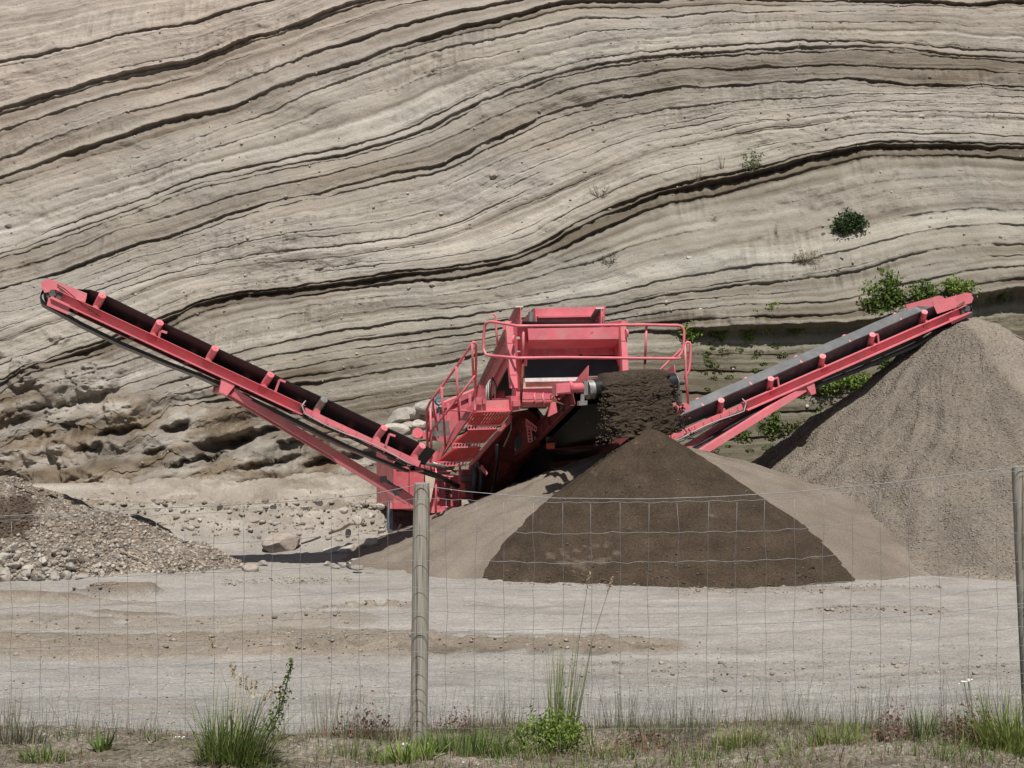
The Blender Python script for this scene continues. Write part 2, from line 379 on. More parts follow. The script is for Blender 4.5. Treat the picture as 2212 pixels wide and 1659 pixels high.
    for i, (b, A, l, minor) in enumerate(lips):
        sel = np.where((rows > b) & (rows < b + 6 * l))[0]
        if not len(sel): continue
        a, e = sel[0], sel[-1] + 1
        u = cols[None, :] / 2212.0
        mod = N4(u * (7 if minor else 3) + i * 3.7, np.full_like(u, i * 1.37)) + 0.4 * N2(u * 23 + i, np.full_like(u, i * 2.1))
        mod = np.clip(0.10 + 1.5 * mod, 0, 1.5) if minor else np.clip(0.62 + 0.95 * mod, 0.0, 1.5)
        wob = 1 + 0.45 * N3(cols[None, :] / 14, np.full_like(u, i * .71))
        d = (rows[a:e, None] - b)
        A = A * (.68 if minor else .76)
        lipd[a:e] -= A * mod * wob * np.exp(-d / l) * np.clip(d / np.clip(0.9 + 1.2 * N1(cols[None, :] / 60 + i, u * 0 + i), .6, 3), 0, 1)
        if A > .12: # a proud hard lip just above
            s2 = np.where((rows <= b) & (rows > b - 10))[0]
            if len(s2): lipd[s2[0]:s2[-1] + 1] += 0.25 * A * mod * np.exp((rows[s2[0]:s2[-1] + 1, None] - b) / 3.5)
    for hx, hy, wx, wy in ((668, 585, 60, 34), (60, 455, 60, 30), (1070, 385, 55, 26), (1560, 455, 150, 28), (1800, 440, 150, 26), (130, 790, 90, 40), (420, 690, 46, 24), (1180, 560, 40, 20), (930, 130, 70, 18), (2050, 560, 80, 22), (300, 95, 90, 22), (1380, 330, 90, 22)):
        g_ = np.exp(-((PX - hx) / wx) ** 2 - ((PY - hy + 8 * N2(PX / 18, PY / 14)) / wy) ** 2); Q = np.maximum(Q, sstep(.3, .6, g_ + .25 * N3.fbm(PX / 30, PY / 22, 3)) * (1 - M)); dsp = dsp + .03 * g_ * N4.fbm(X / .3, Z / .2, 3) * (1 - M)
    dsp = dsp + lipd * (1 - .5 * Q) * (1 - .72 * M) + .05 * Q * N2.fbm(X / .5, Z / .3, 3)
    # bench with bushes on the right
    dsp += 0.30 * sstep(690, 760, S) * sstep(1430, 1560, PX) * (1 - sstep(757, 764, S)) - 0.12 * sstep(757, 790, S) * sstep(1430, 1560, PX)
    rough = N2.ridge(X / 1.1, Z / .6, 5, .55); ro2 = N1.ridge(X / .35, Z / .22, 3, .6)
    dsp = dsp * (1 - .45 * M) + M * (0.30 * N4.fbm(X / 1.7, (Z - .25 * X) / .8, 4, .42) + .035 * rough + .018 * N2.ridge(X / .7, (Z - .3 * X) / .2, 4, .6) + .012 * ro2 + .012 * N3.fbm(X / .12, Z / .09, 3) - .05) + M2 * (0.25 * ro2 + .25)
    # hollows under the fallen beds
    for hx, hy, wx, wy, dep in ((484,972,52,26,1.0),(550,940,70,14,.7),(376,930,30,15,.8),(252,934,42,10,.6),(640,965,40,14,.6),(190,975,30,12,.5),(700,1000,40,14,.5),(420,1000,60,10,.5),(580,1005,60,9,.4),(785,990,34,16,.5),(120,880,60,9,.35),(330,985,24,12,.4)):
        yy = (PY - hy - (HY - 850) + (PX - hx) * .22 + 9 * N1(PX / 21, PY / 21)) / wy; xx = (PX - hx + 8 * N2(PX / 25, PY / 17)) / wx
        dsp -= .62 * dep * M * np.exp(-xx ** 4) * sstep(-1.15, -.85, yy) * (1 - sstep(-.9, 1.2, yy))
    # rain rills and pits
    rill = N3.fbm(X / .10, Z / 1.6, 3); pit = N4.fbm(X / .09, Z / .08, 2)
    zone = sstep(.05, .5, N1.fbm(X / 4 + 9, S / 55, 2))
    dsp += 0.05 * zone * np.minimum(rill, .2) - 0.035 * sstep(.55, .9, pit)
    # scalloped sand run-outs
    sc = sstep(575, 600, S) * sstep(655, 625, S) * sstep(1600, 1750, PX)
    dsp += sc * 0.10 * np.abs(N2(X / .35, Z / 1.4))
    Yf = D - dsp; Zf = Z + 0.12 * dsp
    # the earth's own colours, bed by bed
    tab_s = np.arange(-720, 1300, 1.0); r2 = np.random.default_rng(9)
    fine = np.repeat(r2.normal(0, 1, 700), r2.integers(1, 9, 700))[:len(tab_s)]; fine = np.pad(fine, (0, max(0, len(tab_s) - len(fine))))
    fine = np.convolve(fine, np.ones(3) / 3, 'same')
    key = np.interp(tab_s, [-700,-260,-180,-120,-60,-40,0,40,60,80,120,165,185,200,240,275,290,320,350,420,520,548,556,580,594,620,655,680,720,757,790,860,1000,1300],
                           [.55,.6,.62,.66,.52,.34,.48,.30,.28,.50,.58,.74,.66,.34,.32,.26,.36,.52,.66,.64,.56,.46,.10,.08,.30,.54,.60,.42,.34,.30,.18,.14,.16,.2])
    T = np.interp(S, tab_s, key + 0.15 * fine)
    T = T + 0.16 * N1.fbm(X / 5, S / 40, 3) + 0.05 * N2.fbm(X / .6, S / 9, 3)
    T = T - 0.20 * sstep(1300, 2000, PX) * sstep(60, 120, S) * sstep(320, 270, S)
    T = T * (1 - .35 * Q) + .35 * Q * (.58 + .1 * N2.fbm(X / .8, Z / .5, 3))
    mess = 0.38 + 0.5 * N3.fbm(X / 1.3 + 4, (Z - .15 * X) / .45, 5, .55)
    T = T * (1 - M) + M * mess
    T = T + zone * .16 * np.clip(rill, -.6, .6)
    col = lerpc((0.128, 0.104, 0.078), (0.412, 0.378, 0.330), T)
    dk2 = sstep(745, 770, S) * sstep(1380, 1520, PX); col = col * (1 - dk2[..., None] * np.array([.20, .18, .24]))
    g = sstep(420, 700, S) * sstep(300, 900, PX) * (1 - M)       # cooler, slightly green beds lower down
    col = col * (1 - g[..., None] * np.array([.035, .015, .03]))
    warm = sstep(150, -100, S)[..., None]; col = col * (1 + warm * np.array([.05, -.0, -.01]))
    tint = N4.fbm(X / 3, Z / 1.2, 3)[..., None]; col = col * (1 + tint * np.array([.02, 0, -.03]))
    brn_ = sstep(-.15, .35, N1.fbm(X / 1.1 + 7, (Z - .2 * X) / .5, 4)) * M; col = col * (1 - brn_[..., None] * np.array([.22, .30, .40]))
    o = grid_mesh('cliff', X, Yf, Zf, col, 'cliff', True, (S + 1000 + 700 * 0 * M) * .01); tag(o, 'tall face of layered grey and brown sand behind the red machine', None, None, 'structure')
    CL_PX = (CX + X / Yf * F).ravel(); CL_PY = (HY - (Zf - H) / Yf * F).ravel(); CL_POS = np.stack([X, Yf, Zf], -1).reshape(-1, 3)
build_cliff()
def cliff_at(px, py):
    d = (CL_PX - px) ** 2 + (CL_PY - py) ** 2; k = np.where(d < max(9.0, d.min() * 1.5))[0]
    return Vector(CL_POS[k[np.argmin(CL_POS[k, 1])]])

# ================================================================== PIT FLOOR
def floor_h(x, y):
    z = np.interp(y, [0, 20.5, 24.3, 25.8, 27.5, 28.6, 29.6, 31, 60], [0, 0, .0, .28, .46, .66, .80, .9, 1.0])
    return z
def build_floor():
    ax = lambda a, b, st, lo, hi, n: np.concatenate([np.linspace(lo, a, n)[:-1], np.arange(a, b, st), np.linspace(b, hi, n)])
    xs = ax(-8.6, 8.6, 0.042, -300, 300, 18); ysv = np.concatenate([np.linspace(-300, 9.6, 14)[:-1], np.arange(9.6, 21, .038), np.arange(21, 30.2, .055), np.linspace(30.3, 300, 12)])
    X, Y = np.meshgrid(xs, ysv)
    Z = floor_h(X, Y)
    inr = sstep(9, 10, Y)
    near = (np.abs(X) < 14) * inr
    Z = Z + near * (0.05 * N1.fbm(X / 3.0, Y / 1.6, 4) + 0.010 * N2.fbm(X / .22, Y / .16, 3))
    back = sstep(21.5, 24, Y); Z = Z + near * back * (0.14 * N3.ridge(X / 1.6, Y / 1.0, 4) + .06 * N4.ridge(X / .45, Y / .4, 4, .6)) * sstep(23.5, 26.5, Y)
    # colour
    c = lerpc(SAND, SAND_L, 0.5 + 0.5 * N1.fbm(X / 3.0, Y / .7, 4))
    gz = .8 * sstep(16.2, 12.0, Y + .5 * N2.fbm(X / 2, Y / 1, 3)); c = c * (1 - gz[..., None]) + gz[..., None] * lerpc(GREYG, (0.292, 0.279, 0.256), .5 + .6 * N3.fbm(X / 1.2, Y / .5, 4))
    brn = np.array([.215, .183, .145])
    def disturb(px0, px1, D0, wid, seed, amp=.05, dark=.75, drift=0.0):
        nonlocal Z, c
        Yc = D0 + drift * X + .25 * N1(X / 2.5 + seed, X * 0 + seed)
        m = np.exp(-((Y - Yc) / wid) ** 2 * 1.2); PXX = CX + X / np.maximum(Y, 1) * F
        m = m * sstep(px0 - 60, px0 + 60, PXX) * sstep(px1 + 60, px1 - 60, PXX) * inr
        cl = N2.ridge(X / .45 + seed, Y / .28, 4, .6)
        k = sstep(.05, .45, cl + .7 * N4.fbm(X / 1.1, Y / .5, 2)) * sstep(.1, .5, m)
        Z = Z + .7 * amp * m * (cl * .9 - .1) ; c = c * (1 - dark * k[..., None]) + dark * k[..., None] * brn
    disturb(-100, 960, 15.7, .75, 3, .07, .95, .06); disturb(560, 1470, 15.3, .42, 6, .075, 1.0)
    disturb(-80, 800, 17.0, .45, 9, .05, .6); disturb(660, 900, 18.05, .14, 12, .06, .8); disturb(1450, 1900, 19.6, .35, 15, .05, .55)
    disturb(1750, 2050, 17.6, .28, 18, .05, .5); disturb(1200, 2400, 14.0, .5, 21, .03, .25); disturb(-100, 330, 18.5, .25, 25, .06, .6); disturb(200, 420, 12.2, .2, 28, .02, .4)
    # damp spill of dark soil on the left of the road
    for mx, my, wx, wy, hh in ((-7.0, 18.9, 1.5, .30, .10), (-5.35, 19.2, .55, .28, .14), (-4.7, 17.5, .6, .12, .04)):
        e = np.exp(-((X - mx) / wx) ** 2 - ((Y - my + .05 * (X - mx)) / wy) ** 2); e2 = sstep(.25, .6, e + .18 * N2.fbm(X / .3, Y / .2, 3)) * inr
        Z = Z + hh * e2; c = c * (1 - .8 * e2[..., None]) + .8 * e2[..., None] * np.array([.15, .12, .09])
    # wheel ruts running along the road
    for D0, wd, dp in ((18.8, .30, .03), (16.6, .28, .035), (14.6, .35, .03), (12.9, .3, .02)):
        e = np.exp(-((Y - D0 - .3 * N1(X / 5 + D0, X * 0)) / wd) ** 2) * near; Z = Z - dp * e
        c = c * (1 + (.13 * e * (0.6 + .8 * N3.fbm(X / 2, Y, 2)))[..., None])
    # cleated tyre tracks pressed into the talus and the road
    def cleats(x0, x1, D0, wd, pitch, dp, slope=0.0):
        nonlocal Z, c
        yy = (Y - D0 - slope * (X - x0)); u = (X + np.abs(yy) * .7) / pitch
        m = (np.abs(yy) < wd) * sstep(x0, x0 + .3, X) * sstep(x1, x1 - .3, X)
        k = m * sstep(.1, .5, np.sin(u * 2 * np.pi)); Z = Z + dp * (k - .4 * m)
        c = c * (1 + (.12 * k - .05 * m)[..., None])
    cleats(-4.95, -3.7, 25.9, .34, .22, .07); cleats(-2.4, -.9, 18.02, .13, .26, .05); cleats(-1.6, 1.6, 15.5, .16, .45, .04, .03)
    # heavier earth up at the back
    bk = sstep(23.5, 27, Y)[..., None]; c = c * (1 - .8 * bk) + .8 * bk * lerpc((.19, .155, .115), (.38, .345, .295), .5 + .6 * N4.fbm(X / 1.0, Y / .6, 5))
    pk = sstep(13, 16, Y)[..., None] * near[..., None]; c = c * (1 + pk * np.array([.02, 0, -.015]))
    for D0, wd, dk_, x0, x1 in ((16.15, .17, .16, -8, 1.5), (15.05, .17, .2, -2.5, 3.2), (18.35, .13, .14, -3.5, 3), (17.35, .15, .12, -8, -1), (13.7, .2, .10, -1, 6)):
        yy = Y - D0 - .22 * N1(X / 4 + D0 * 3, X * 0) - .03 * X; e = sstep(wd * 1.15, wd * .85, np.abs(yy)) * sstep(x0, x0 + 1.5, X) * sstep(x1, x1 - 1.5, X) * sstep(-.35, .25, N4.fbm(X / 1.3, Y / .3, 3))
        cl_ = sstep(-.2, .3, np.sin((X + np.abs(yy) * .8) / .085)); Z = Z + near * e * (.018 * cl_ - .014)
        c = c * (1 - (e * (1.35 * dk_ * (1.3 - .7 * cl_)) * near)[..., None])
    sk = N2.fbm(X / 1.4, Y / .10, 4, .6); sk2 = N3.fbm(X / .35, Y / .07, 3); pt = sstep(.25, .6, N4.fbm(X / .9, Y / .22, 4, .6))
    c = c * (1 + near[..., None] * (.09 * sk + .05 * sk2)[..., None]); c = c * (1 - (.22 * pt * near)[..., None]) + (.22 * pt * near)[..., None] * np.array([.225, .196, .16])
    Z = Z + near * (.010 * sk2 * sstep(21, 18, Y) + .014 * pt * N1.ridge(X / .16, Y / .12, 2))
    global FL; FL = (xs, ysv, Z)
    tag(grid_mesh('ground', X, Y, Z, c, 'floor'), 'pale sandy pit floor and haul road with wheel marks', None, None, 'structure')
build_floor()
def floor_z(x, y):
    xs, ysv, Z = FL; i = np.clip(np.searchsorted(ysv, y), 0, len(ysv) - 1); j = np.clip(np.searchsorted(xs, x), 0, len(xs) - 1); return Z[i, j]
# grassy verge on the near bank
def verge_h(x, y):
    x = np.asarray(x, float); y = np.asarray(y, float)
    z = np.interp(y, [-400, -4, 4, 6.2, 7.15, 7.6, 8.4, 9.6, 10.6], [1.13, 1.13, 1.10, 1.05, .995, .925, .62, .08, -.25])
    z = z + .05 * N1.fbm(x / 1.1, y / .8, 3) * sstep(9.5, 8, y) + .045 * sstep(.2, 1.8, x) * sstep(2.8, 2.0, x) * sstep(9, 7.5, y)
    return z
def build_verge():
    xs = np.concatenate([np.linspace(-300, -3.4, 16)[:-1], np.arange(-3.4, 3.4, .016), np.linspace(3.4, 300, 16)])
    ysv = np.concatenate([np.linspace(-400, 5.4, 12)[:-1], np.arange(5.4, 8.2, .016), np.arange(8.2, 10.61, .08)])
    X, Y = np.meshgrid(xs, ysv); Z = verge_h(X, Y); nr = (np.abs(X) < 4) * sstep(5, 5.6, Y) * sstep(9.6, 8.6, Y)
    Z = Z + nr * (.012 * N2.ridge(X / .14, Y / .12, 3) + .006 * N3.fbm(X / .04, Y / .04, 2))
    c = lerpc((.13, .108, .08), (.25, .22, .18), .5 + .55 * N4.fbm(X / .5, Y / .35, 4))
    tag(grid_mesh('verge', X, Y, Z, c, 'verge'), 'bare stony soil of the near roadside verge', None, None, 'structure')
build_verge()

# ================================================================== HEAPS
HEAPS = {}
def heap(name, cx, cy, hgt, rx, ry, mat, colf, label, cat='heap', nr=130, na=300, lump=.05, gully=.03, top=.12, sx=1.0, rxl=None, ryb=None, zb=-.15, step=1.0, p=2.0):
    rho = np.linspace(0, 1.12, nr)[:, None] ** step; th = np.linspace(0, 2 * np.pi, na)[None, :]
    RX = np.where(np.cos(th) > 0, rx, rxl or rx); RY = np.where(np.sin(th) > 0, ryb or ry, ry)
    p = 2 + (p - 2) * sstep(.1, .8, rho); sq = (np.abs(np.cos(th)) ** p + np.abs(np.sin(th)) ** p) ** (-1 / p); RX = RX * sq; RY = RY * sq
    wob = 1 + .05 * N1(np.cos(th) * 2.2 + cx, np.sin(th) * 2.2 + cy) + .02 * N2(np.cos(th) * 9, np.sin(th) * 9 + cx)
    X = cx + RX * rho * np.cos(th) * wob; Y = cy + RY * rho * np.sin(th) * wob
    prof = 1 - np.sqrt(rho ** 2 + top ** 2) / math.sqrt(1 + top ** 2) * 1.0
    prof = np.where(rho > 1, prof, prof)
    Z = hgt * prof / (1 - top / math.sqrt(1 + top ** 2))
    dmp = sstep(1.1, .9, rho) * sstep(0.0, .12, rho)
    Z = Z + dmp * (lump * N3.fbm(X / .9, Y / .9, 4) + gully * N2.fbm(th * 14 + 3 * N1(rho * 3, th), rho * 1.5, 3) * np.clip(rho * 2, 0, 1) + .010 * N4.fbm(X / .13, Y / .13, 3))
    c = colf(X, Y, Z, rho, th)
    o = grid_mesh(name, X, Y, Z + np.where(rho > 1, zb * (rho - 1) / .12, 0), c, mat); tag(o, label, cat)
    HEAPS[name] = (X, Y, Z); return o
def c_brown(X, Y, Z, rho, th):
    c = lerpc((.038, .027, .018), (.072, .053, .037), .5 + .12 * N1.fbm(th * 12, rho * 4, 3) + .4 * N2.fbm(X / .4, Z / .22, 5))
    pale = sstep(.72, .95, N3.fbm(X / .22 + 3, Z / .12, 4) + .9 * np.exp(-((X - 1.0) / .5) ** 2 - ((Z - .35) / .2) ** 2))
    return c * (1 - .3 * pale[..., None]) + .3 * pale[..., None] * np.array([.20, .165, .13])
heap('brown_soil_heap', 2.17, 22.45, 2.20, 3.42, 2.42, 'damp_soil', c_brown, 'fresh dark brown soil cone under the central conveyor drum', 'soil heap', lump=.035, gully=.02, top=.045, rxl=2.92, p=3.0, ryb=2.2)
def c_beige(X, Y, Z, rho, th):
    c = lerpc((.15, .124, .098), (.21, .178, .145), .5 + .4 * N1.fbm(th * 9, rho * 2, 3) + .35 * N2.fbm(X / 1.2, Z / .5, 4))
    st = sstep(.3, .7, N3.fbm(th * 40, rho * 3, 2)); return c * (1 - .12 * st[..., None])
heap('beige_sand_heap', 2.35, 24.1, 1.90, 6.6, 3.62, 'fine_sand', c_beige, 'broad beige sand heap spreading on both sides of the dark cone', 'sand heap', lump=.05, gully=.05, top=.12, rxl=5.1, ryb=3.0, p=2.5)
def c_grav(X, Y, Z, rho, th):
    c = lerpc((.155, .130, .104), (.205, .178, .146), .5 + .4 * N1.fbm(X / 1.6, Z / 1.2, 4) + .25 * N3.fbm(th * 22, rho * 2, 3))
    fine = sstep(.15, .6, N2.fbm(X / 1.3 + 5, Z / 2.6 + 1, 3) + .8 * np.exp(-((X - 9.3 + .25 * (Z - 2)) / .6) ** 2) + 1.0 * sstep(.4, -.1, Z) - .25)
    return c * (1 - fine[..., None]) + fine[..., None] * np.array([.24, .206, .168])
heap('coarse_gravel_heap', 8.72, 27.0, 4.22, 7.4, 6.4, 'gravel', c_grav, 'tall grey gravel heap under the head of the right conveyor', 'gravel heap', nr=200, na=420, lump=.14, gully=.10, top=.05, rxl=5.75, ryb=5.0)
def c_rub(X, Y, Z, rho, th):
    c = lerpc((.17, .138, .108), (.275, .236, .192), .5 + .45 * N1.fbm(X / .8, Z / .5, 4))
    wet = np.exp(-((X + 7.75) / .6) ** 2 - ((Z - .85) / .36) ** 2); wet = sstep(.35, .7, wet + .22 * N2.fbm(X / .35, Z / .25, 3))
    return c * (1 - .85 * wet[..., None]) + .85 * wet[..., None] * np.array([.06, .042, .03])
heap('rubble_heap', -9.3, 22.25, 1.62, 5.1, 1.75, 'rubble', c_rub, 'heap of stony rubble and earth at the left edge', 'rubble heap', nr=150, na=360, lump=.16, gully=.06, top=.25, rxl=6.0, ryb=1.8)
def heap_pt(name, px, py):
    X, Y, Z = HEAPS[name]; d = (CX + X / Y * F - px) ** 2 + (HY - (Z - H) / Y * F - py) ** 2 + 1e6 * (Z < -.05)
    k = np.where(d.ravel() < max(60, d.min() * 2))[0]; k = k[np.argmin(Y.ravel()[k])]; return Vector((X.ravel()[k], Y.ravel()[k], Z.ravel()[k]))

# ================================================================== SCREENING MACHINE
YAW = R(17)
AX = Vector((-math.sin(YAW), math.cos(YAW), 0)); RT = Vector((math.cos(YAW), math.sin(YAW), 0)); FN = -AX; UP = Vector((0, 0, 1))
def PF(px, py, D, ref=(1240, 780)):
    """picture point on the machine's cross plane that stands D metres off at its middle"""
    return on(px, py, P(ref[0], ref[1], D), FN)
mach = empty('mobile_screener', P(1240, 1080, 25.5) * 1.0)
tag(mach, 'large red mobile screening machine with two side conveyors and a central soil conveyor', 'screening machine')
EACH = {'cross_member', 'stiffener', 'patch_plate', 'frame_rib', 'beam_web', 'panel_seam', 'hopper_rib', 'louvre', 'hinge_block', 'screen_mount', 'cross_beam', 'hopper_wall', 'fitting', 'head_guard', 'chassis_rail', 'drum_rim', 'drum_shaft', 'chute_rubber', 'deck_beam', 'pivot_lug', 'lamp_box'}
def part(mb, name, mat, parent=None, smooth=False, label=None, angle=None):
    if name in EACH:
        for q_ in mb.pieces(): o = q_.build(name, mat, parent or mach, smooth, angle)
        return o
    o = mb.build(name, mat, parent or mach, smooth, angle)
    if label: o['label'] = label
    return o

def side_conveyor(head, tail, s_main, guard_px, lowguard_px, idlers, tags, sag, strut, which):
    L = (head - tail).length; u = (head - tail) / L
    w_ = Vector((u.y, -u.x, 0)); w_ = w_ if w_.y < 0 else -w_; w_.normalize()
    n_ = w_.cross(u); n_ = n_ if n_.z > 0 else -n_; n_.normalize()
    loc = lambda s, q, n: tail + u * s + w_ * q + n_ * n
    def s_of(px):  # distance along the conveyor seen at a picture column
        best = min(range(0, 1001), key=lambda k: abs(CX + F * loc(L * k / 1000, 0, 0).x / loc(L * k / 1000, 0, 0).y - px)); return L * best / 1000
    s1 = s_of(s_main); CQ = -.40
    # channel frames
    for q, sg, nm in ((0, 1, 'near'), (2 * CQ, -1, 'far')):
        m = MB(); t = .010
        sec = [(0, -.09), (.17 * sg, -.09), (.17 * sg, -.07), (.012 * sg, -.078), (.012 * sg, .062), (.10 * sg, .062), (.10 * sg, .07), (0, .072)]
        m.prism([loc(s1, q + a, b) for a, b in sec], u * (L - s1))
        part(m, 'channel_frame', 'red')
        m = MB(); sec = [(0, -.055), (.05 * sg, -.055), (.05 * sg, .045), (0, .045)]
        m.prism([loc(-.1, q + a, b) for a, b in sec], u * (s1 + .08)); part(m, 'tail_rail', 'red')
    m = MB()
    for k in range(int(L / .9) + 1):
        m.beam(loc(.2 + k * .9, .0, -.07), loc(.2 + k * .9, 2 * CQ, -.07), .06, .06, n_)
    part(m, 'cross_member', 'red_worn')
    # carrying belt, troughed
    a0 = .19; wl = .36; prof = [(-a0 - wl * .72, .05 + wl * .70), (-a0 - .03, .065), (-a0, .05), (a0, .05), (a0 + .03, .065), (a0 + wl * .72, .05 + wl * .70)]
    V = []; S_ = [L * k / 40 - .25 * (k == 0) for k in range(41)]; pr = prof + [(q, n - .016) for q, n in prof[::-1]]
    m = MB(); np_ = len(pr)
    for s in S_:
        fl = sstep(L - .55, L, s); V += [loc(s, CQ + q * (1 - .05 * fl), n * (1 - fl) + (.11 if n > .05 - .017 else .1) * fl + .003 * math.sin(s * 5.1)) for q, n in pr]
    m.add(V, [(i * np_ + k, i * np_ + (k + 1) % np_, (i + 1) * np_ + (k + 1) % np_, (i + 1) * np_ + k) for i in range(40) for k in range(np_)])
    belt = part(m, 'conveyor_belt', 'rubber' if which == 'l' else 'rubber_dusty')
    # belt wrapped round the head and the sagging return run
    path = [(L + .0, .12)] + [(L + .02 + .13 * math.sin(a), -.02 + .14 * math.cos(a)) for a in np.linspace(.3, 2.9, 9)]
    path += [(s_of(px), n) for px, n in sag]
    m = MB(); V = []
    for s, n in path: V += [loc(s, CQ - .40, n), loc(s, CQ + .42, n), loc(s, CQ + .42, n - .05), loc(s, CQ - .40, n - .05)]
    m.add(V, [(i * 4 + k, i * 4 + (k + 1) % 4, (i + 1) * 4 + (k + 1) % 4, (i + 1) * 4 + k) for i in range(len(path) - 1) for k in range(4)])
    part(m, 'return_belt', 'rubber' if which == 'l' else 'rubber_dusty')
    # idlers: bracket, middle roller, two wing rollers
    for i, px in enumerate(idlers):
        s = s_of(px)
        m = MB(); m.beam(loc(s, .02, -.02), loc(s, 2 * CQ - .02, -.02), .07, .05, n_)
        for sg in (0, 1):
            q = .03 if sg == 0 else 2 * CQ - .03
            m.prism([loc(s - .07, q, -.02), loc(s + .07, q, -.02), loc(s + .05, q, .10), loc(s - .03, q, .12)], w_ * -.03 if sg == 0 else w_ * .03)
        br = part(m, 'idler_bracket', 'red_worn')
        mat = 'steel' if (which == 'l' and i == 4) else 'red'
        for a, b in (((-.20, -.02), (.115, .275)), ((2 * CQ + .20, -.02), (2 * CQ - .115, .275))):
            m = MB(); p0, p1 = loc(s, a[0], a[1]), loc(s, b[0], b[1]); m.cyl(p0, p1, .058, 16)
            dd = (p1 - p0).normalized(); m.cyl(p1, p1 + dd * .004, .044, 12); m.cyl(p1, p1 + dd * .012, .016, 8)
            part(m, 'idler_roller', mat, br, True, None, 40)
        m = MB(); m.cyl(loc(s, CQ - .17, -.012), loc(s, CQ + .17, -.012), .045, 12); part(m, 'idler_roller', 'steel_dark', br, True, None, 40)
    # little belt guides
    for px, hh in tags:
        s = s_of(px); m = MB(); m.beam(loc(s, .06, .02), loc(s + .03, .10, hh), .035, .012, w_); m.beam(loc(s + .03, .10, hh), loc(s - .07, .10, hh + .01), .035, .012, w_)
        part(m, 'belt_guide', 'red_rail')
    # head drum, bearings and guards
    m = MB(); m.cyl(loc(L + .0, 2 * CQ + .02, .0), loc(L + .0, -.02, .0), .13, 20); part(m, 'head_drum', 'steel_dark', None, True, None, 40)
    m = MB(); m.cyl(loc(L, -.02, 0), loc(L, .07, 0), .055, 14); m.cyl(loc(L, .0, 0), loc(L, .035, 0), .10, 16)
    m.obox(loc(L - .10, .035, -.01), u * .035, w_ * .03, n_ * .11); part(m, 'drum_bearing', 'steel_dark', None, False)
    for px, nm in ((guard_px, 'head_guard'), (lowguard_px, 'head_bracket')):
        q = .115 if nm == 'head_bracket' else .045
        pl = [on(x, y, loc(L, q, 0), w_) for x, y in px]; m = MB(); m.prism(pl, w_ * .014)
        if nm == 'head_guard': m.prism([p + w_ * (2 * CQ - .09) for p in pl], w_ * .014)
        part(m, nm, 'red')
    m = MB(); c = [loc(L - .0, .075, .14), loc(L - .12, .085, .13), loc(L - .45, .08, .03), loc(L - .75, .075, -.02)]; m.tube(c, .008, 6); part(m, 'grease_hose', 'hose')
    # hoses tied along the tail rail
    for k, (dn, mt) in enumerate(((-.075, 'hose'), (-.10, 'hose'), (-.055, 'hose_grey'))):
        m = MB(); pts = [loc(s, .075 + .02 * k, dn - .02 * math.sin(s * 4 + k)) for s in np.linspace(0.0, s1 - .05, 14)]
        pts += [loc(s1 + .05, .10, dn + .10), loc(s1 + .02, .06, .14)]; m.tube(pts, .012, 6); part(m, 'hydraulic_hose', mt, None, True)
    m = MB()
    for k in range(7): s = .25 + k * (s1 - .4) / 6; m.beam(loc(s, .06, -.12), loc(s + .01, .105, .045), .012, .012, u)
    part(m, 'hose_clip', 'red_rail')['kind'] = 'stuff'
    # bracket and strut holding the conveyor up
    (bx0, bx1), p_top, p_bot, cyl_px, Db = strut
    sa, sb = s_of(bx0), s_of(bx1)
    m = MB(); m.prism([loc(sa, .02, -.10), loc(sb, .02, -.10), loc(sb * .8 + sa * .2, .02, -.30), loc(sa * .75 + sb * .25, .02, -.30)], w_ * .13)
    m.prism([loc(sa, 2 * CQ - .02, -.10), loc(sb, 2 * CQ - .02, -.10), loc(sb * .8 + sa * .2, 2 * CQ - .02, -.30), loc(sa * .75 + sb * .25, 2 * CQ - .02, -.30)], w_ * .10)
    m.beam(loc((sa + sb) / 2, .1, -.25), loc((sa + sb) / 2, 2 * CQ, -.25), .09, .09, n_); part(m, 'strut_bracket', 'red')
    top = on(p_top[0], p_top[1], loc((sa + sb) / 2, .05, 0), w_); bot = P(p_bot[0], p_bot[1], Db)
    for off in (0, 2 * CQ):
        m = MB(); d = (bot - top); sd_ = w_ * off
        m.beam(top + sd_, bot + sd_, .13, .115, n_)
        part(m, 'support_strut', 'red')
    if cyl_px:
        c0, c1 = P(*cyl_px[0]), P(*cyl_px[1]); m = MB(); m.cyl(c0, c0.lerp(c1, .45), .028, 10); m.cyl(c0.lerp(c1, .4), c1, .045, 12); m.obox(c0, (.05, 0, 0), (0, .05, 0), (0, 0, .05))
        part(m, 'hydraulic_ram', 'blue_grey', None, True, None, 40)
    return loc, s_of, L, w_, n_, u

